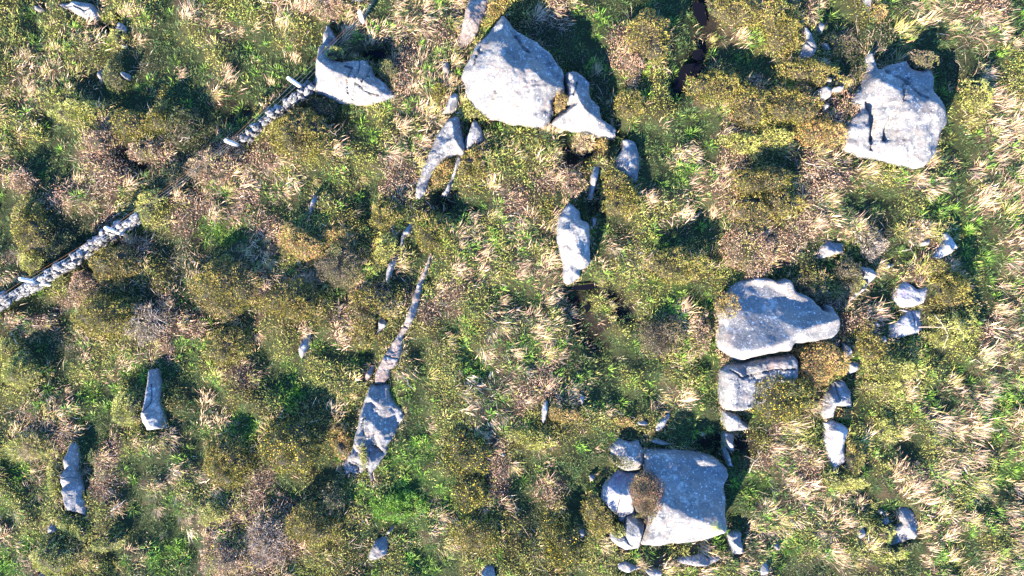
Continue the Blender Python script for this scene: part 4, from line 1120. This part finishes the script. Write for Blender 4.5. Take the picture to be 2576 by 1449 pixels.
def wall_run(p0, p1, label, height=.55):
    a = to_world([p0], .45)[0]; b = to_world([p1], .45)[0]
    L = np.hypot(*(b - a)); d = (b - a) / L; ang = math.atan2(d[1], d[0]); nrm = np.array([-d[1], d[0]])
    mid = (a + b) / 2
    root = empty('dry_stone_wall', (mid[0], mid[1], 0)); tag(root, label, 'stone wall', 'runs of dry stone wall')
    def put(s, off, z, sx, sy, sz, tilt=.2):
        o = bpy.data.objects.new('stone', random.choice(STONES)); COL.objects.link(o); o.parent = root
        p = a + d * s + nrm * (off + .05 * math.sin(s * 1.7)) - mid
        o.location = (p[0], p[1], z)
        o.rotation_euler = (random.gauss(0, tilt), random.gauss(0, tilt), ang + random.gauss(0, tilt * 1.6))
        o.scale = (sx, sy, sz)
    for row, z in enumerate((.02, .2, .36)):
        s = random.uniform(0, .1)
        while s < L:
            w = random.uniform(.18, .34)
            for side in (-1, 1):
                put(s + w / 2, side * (.062 - .008 * row) + random.gauss(0, .015), z + random.gauss(0, .015), w * 1.08, random.uniform(.12, .16), random.uniform(.17, .23), .12)
            s += w
    s = 0
    while s < L:
        w = random.choice((random.uniform(.08, .15), random.uniform(.13, .22), random.uniform(.2, .34)))
        if random.random() < .93:
            put(s + w / 2, random.gauss(0, .035), 0.5 + random.gauss(0, .025), w * 1.3, random.uniform(.15, .27), random.uniform(.14, .28), .25)
        if random.random() < .2:
            put(s + w / 2, random.choice((-1, 1)) * random.uniform(.12, .16), .42, w, random.uniform(.14, .2), .16, .3)
        s += w
wall_run((-60, 803), (336, 551), 'lower run of dry stone wall, grey stones in a line leaving the left edge')
wall_run((608, 354), (779, 216), 'upper run of dry stone wall, ending at the L-shaped boulder')

# ------------------------------------------------------------------ wire fence
fr = empty('wire_fence', (-9, 4, 0)); tag(fr, 'wire fence on pale timber posts running beside the dry stone wall', 'fence')
FO = np.array([-9, 4, 0.])
POSTS = [((94, 713), (49, 701), .95), ((293, 586), (264, 573), .9), ((588, 362), (567, 353), .85), ((757, 221), (724, 196), 1.0), ((909, 49), (904, 29), .9), ((-120, 850), (-170, 845), .95)]
tops = []
for base, top, hz in POSTS:
    base = (base[0] + .7 * (base[0] - top[0]), base[1] + .45 * (base[1] - top[1]))
    b0 = np.array([*to_world([base], .1)[0], -.15]); t0 = np.array([*to_world([top], hz)[0], hz])
    ax_ = t0 - b0; L = np.linalg.norm(ax_); ax_ /= L
    s1 = np.cross(ax_, (0, 1, 0)); s1 /= np.linalg.norm(s1); s2 = np.cross(ax_, s1)
    vs = []; fs = []
    prof = [(math.cos(k * PI / 4 + .39) * (1 if k % 2 else .97), math.sin(k * PI / 4 + .39)) for k in range(8)]
    rings = [(0, .066), (.3, .067), (.6, .064), (.97, .06), (1.0, .048)]
    for q, rr in rings:
        for cx, cy in prof: vs.append(b0 + ax_ * L * q + s1 * cx * rr * 1.05 + s2 * cy * rr + rng.normal(0, .002, 3))
    for i in range(len(rings) - 1):
        for j in range(8):
            A = i * 8 + j; B_ = i * 8 + (j + 1) % 8
            fs.append((A, B_, B_ + 8, A + 8))
    fs.append(tuple(range(32, 40))); fs.append(tuple(reversed(range(8))))
    link('post', new_mesh('post', np.array(vs) - b0, faces=fs, mats=[M_POST]), fr, b0 - FO)
    tops.append((b0 + ax_ * .25, t0))
order = [5, 0, 1, 2, 3, 4]
# the last length runs on past the top edge
ext_b = np.array([*to_world([(1010, -120)], .1)[0], .0]); ext_t = np.array([*to_world([(1010, -130)], .9)[0], .9])
seq = [tops[i] for i in order] + [(ext_b, ext_t)]
for wi, (f, m) in enumerate(((.93, M_RUST), (.78, M_WIRE), (.6, M_WIRE), (.45, M_WIRE))):
    path = []
    for k in range(len(seq) - 1):
        p, q = [s[0] + (s[1] - s[0]) * f + np.array([.05, -.04, 0]) for s in (seq[k], seq[k + 1])]
        for t in np.linspace(0, 1, 7)[:-1]:
            path.append(p + (q - p) * t - np.array([0, 0, .035 * 4 * t * (1 - t)]))
    path.append(q)
    v, t = tube(path, .0026, .0026, 5)
    link('wire', new_mesh('wire', v - FO, tris=t, mats=[m], smooth=True), fr)

# ------------------------------------------------------------------ bare branches lying on the heath
def branch(c, pts, label, z=.55, side=3, r=.011):
    w = [np.array([*wp(c, x, y, z), 0]) for x, y in pts]
    for p in w: p[2] = max(float(gz(p[0], p[1])), 0) + .22 + rng.uniform(0, .08)
    o0 = w[0].copy()
    path = []
    for i in range(len(w) - 1): path += list(crook(w[i], w[i + 1], 4, .012)[:-1])
    path.append(w[-1]); path = np.array(path)
    root = empty('bare_branch', o0); tag(root, label, 'branch', 'bare branches lying on the heath')
    v, t = tube(path - o0, r, r * .4, 6)
    link('limb', new_mesh('limb', v, tris=t, smooth=True, col=np.tile(np.array([[.36, .28, .21]]), (len(v), 1)), mats=[M_STEM]), root)
    for k in range(side):
        i = random.randrange(1, len(path) - 1); a = rng.uniform(0, 2 * PI)
        e = path[i] + np.array([math.cos(a), math.sin(a), .1]) * rng.uniform(.15, .4)
        v, t = tube(crook(path[i] - o0, e - o0, 4, .015), r * .5, r * .2, 4)
        link('twig', new_mesh('twig', v, tris=t, smooth=True, col=np.tile(np.array([[.32, .25, .19]]), (len(v), 1)), mats=[M_STEM]), root)
branch(8, [(1340, 930), (1385, 1010), (1430, 1090), (1425, 1190)], 'pale forked branch lying over yellow gorse near the right edge', 1., 3)
branch(8, [(1250, 1030), (1390, 1030), (1500, 1040), (1560, 1070), (1562, 1135)], 'bent pale branch crossing the forked branch near the right edge', 1., 2)
branch(8, [(1040, 440), (1110, 430), (1120, 380), (1090, 360)], 'hooked dead branch left of the white hooked rock', .5, 3)
branch(1, [(1345, 1065), (1375, 1030), (1415, 1035), (1412, 1010)], 'curled bare twig on the dark brambles left of the third fence post', .5, 1, .012)
branch(1, [(1085, 880), (1100, 840), (1130, 830)], 'little forked dead twig on the loose gorse sprigs', .6, 2, .012)
branch(2, [(450, 880), (500, 920), (540, 970), (580, 1000)], 'dead bramble stem on the right of the rounded gorse bush under the wall', .8, 3)
branch(4, [(270, 1230), (330, 1250), (400, 1200)], 'bleached broken stem in the dark furrow below the orange-tinged gorse', .4, 4)
branch(11, [(1800, 680), (1830, 600), (1870, 560), (1860, 500)], 'thin grey branch right of the squarish slab', .4, 4, .012)
branch(6, [(140, 670), (200, 720), (250, 690)], 'crossed bleached stems on the broad gorse mound with pink twigs', .8, 2, .012)
branch(9, [(860, 945), (910, 905), (960, 870)], 'short pale stick in turf right of the long speckled wedge', .2, 2, .014)

# ------------------------------------------------------------------ straw tussocks, each a thing of its own
LAND = [(r['poly'].mean(0), n) for r, n in ((ROCKS[0], 'the largest boulder'), (ROCKS[1], 'the pointed boulder'), (ROCKS[2], 'the L-shaped boulder'), (ROCKS[3], 'the pinkish top slab'), (ROCKS[4], 'the cleft boulder'), (ROCKS[5], 'the wide flat slab'), (ROCKS[6], 'the bent slab'), (ROCKS[10], 'the squarish slab'), (ROCKS[12], 'the stained pale slab'), (ROCKS[19], 'the tooth-shaped boulder'))]
for r in ROCKS:
    L = r['label']
    for key, n in (('forked long', 'the forked boulder'), ('long narrow stone rib', 'the long stone rib'), ('flat blue-grey', 'the blue-grey outcrop'), ('pale upright', 'the pale upright stone'), ('long wedge of', 'the long speckled wedge'), ('smooth pale rock', 'the smooth notched rock'), ('ragged waisted grey', 'the ragged waisted rock'), ('white hooked', 'the white hooked rock'), ('beak-shaped stone, tip', 'the beak-shaped stone'), ('forked white', 'the forked white stone'), ('dome-like rock', 'the dome-like cracked rock'), ('dazzling', 'the dazzling white rock'), ('curved grey', 'the curved grey rock'), ('white ridged slab at', 'the white ridged slab'), ('slender pale', 'the slender pale stone'), ('slim crooked', 'the slim crooked stone'), ('rubbly', 'the rubbly rock'), ('thin pale stone standing in turf', 'the thin pale stone'), ('upright block', 'the upright block')):
        if L.startswith(key) or (key in L and key in ('upright block', 'white ridged slab at') and L.index(key) < 8): LAND.append((r['poly'].mean(0), n))
for b in BUSH:
    for key, n in (('rounded yellow-green gorse', 'the gorse bush under the upper wall'), ('round gorse mound ringed', 'the straw-ringed gorse mound'), ('big dark-hearted', 'the big dark-hearted gorse mound'), ('broad gorse mound', 'the broad gorse mound'), ('upright gorse bush', 'the upright gorse bush'), ('gorse bush thick', 'the yellow-flowered gorse'), ('round heather mound with', 'the rusty-hearted heather mound'), ('large dark gorse', 'the big flowering gorse'), ('heather mound dotted', 'the flower-dotted heather mound'), ('round dark heather', 'the round dark heather mound'), ('large olive gorse', 'the large olive gorse mass'), ('dark gorse with yellow', 'the dark flowering gorse'), ('vivid green', 'the vivid bilberry patch'), ('mossy mound with', 'the mossy mound'), ('tall yellow-olive', 'the tall yellow-olive gorse')):
        if b['label'].startswith(key): LAND.append((np.array(b['p']), n))
tus = []; used_labels = set()
for i in range(12):
    n = 170
    F = Field()
    a = rng.uniform(0, 2 * PI, n); rad = np.abs(rng.normal(0, rng.uniform(.12, .26), n))
    base = np.stack([rad * np.cos(a), rad * np.sin(a), np.full(n, -.05)], 1)
    fl = rng.uniform(2.0, 4.0)
    az = np.arctan2(np.sin(a) + 0, np.cos(a) + fl) + rng.normal(0, .45, n)
    L = rng.uniform(.12, .42, n) * np.exp(rng.normal(0, .15, n))
    pal = P_STRAW if i % 3 else P_STRAW + P_YEL + P_GREEN[-1:]
    v, t = blades(base, az, rng.uniform(.3, 1.2, n), rng.uniform(.1, .8, n), L * 1.15, rng.uniform(.011, .02, n), rng.uniform(-.8, .8, n))
    F.add(v, t, palette(pal, n, None, .22))
    tus.append(F.mesh('grass_tussock', M_DRY))
x, y = scatter(14)
keep = (np.abs(x) < 16.3) & (np.abs(y) < 9.2); x, y = x[keep], y[keep]
a = pick(x, y, {'t': 1, 'y': .1, 'p': .16, '.': .04})
pts = []
for px, py in zip(*a):
    if all((px - q[0]) ** 2 + (py - q[1]) ** 2 > .5 for q in pts) and all(bush_dome(b, px, py)[0] > .95 for b in BUSH):
        pts.append((px, py))
    if len(pts) >= 285: break
for i, (px, py) in enumerate(pts):
    o = bpy.data.objects.new('grass_tussock', tus[i % 12]); COL.objects.link(o)
    o.location = (px, py, float(gz(px, py)) - .01)
    fa = 1.3 * float(fbm(np.array([px]), np.array([py]), 2.6, 2, 5)[0]) + .15
    o.rotation_euler = (0, 0, fa + random.gauss(0, .5))
    sc = random.uniform(.45, .95) * (1.2 if px > 11 else 1); o.scale = (sc, sc, sc * random.uniform(.85, 1.1))
    ds = sorted([(np.hypot(px - l[0][0], py - l[0][1]), k) for k, l in enumerate(LAND)])
    l, l2 = LAND[ds[0][1]], LAND[ds[1][1]]
    dx, dy = px - l[0][0], py - l[0][1]
    v_ = 'above' if dy > .45 * abs(dx) else 'below' if dy < -.45 * abs(dx) else ''
    h_ = 'right' if dx > .45 * abs(dy) else 'left' if dx < -.45 * abs(dy) else ''
    where = (v_ + ' and ' + h_ + ' of') if v_ and h_ else (v_ if v_ else 'directly ' + h_ + ' of')
    tone = 'yellowish' if i % 12 % 3 == 0 else 'bleached'
    size = 'large' if sc > .84 else 'small' if sc < .62 else 'mid-sized'
    cand = [f'{size} {tone} tussock {where} {l[1]}', f'{size} {tone} tussock {where} {l[1]}, facing {l2[1]}', f'{size} {tone} tussock between {l[1]} and {l2[1]}',
            f'{size} {tone} tussock between {l[1]} and {LAND[ds[2][1]][1]}', f'{size} {tone} tussock between {l2[1]} and {LAND[ds[2][1]][1]}']
    cand = [c_ for c_ in cand if len(c_.split()) <= 16]
    lab = next((c_ for c_ in cand if c_ not in used_labels), cand[0]); used_labels.add(lab)
    tag(o, lab, 'grass tussock', 'straw grass tussocks scattered over the moor')
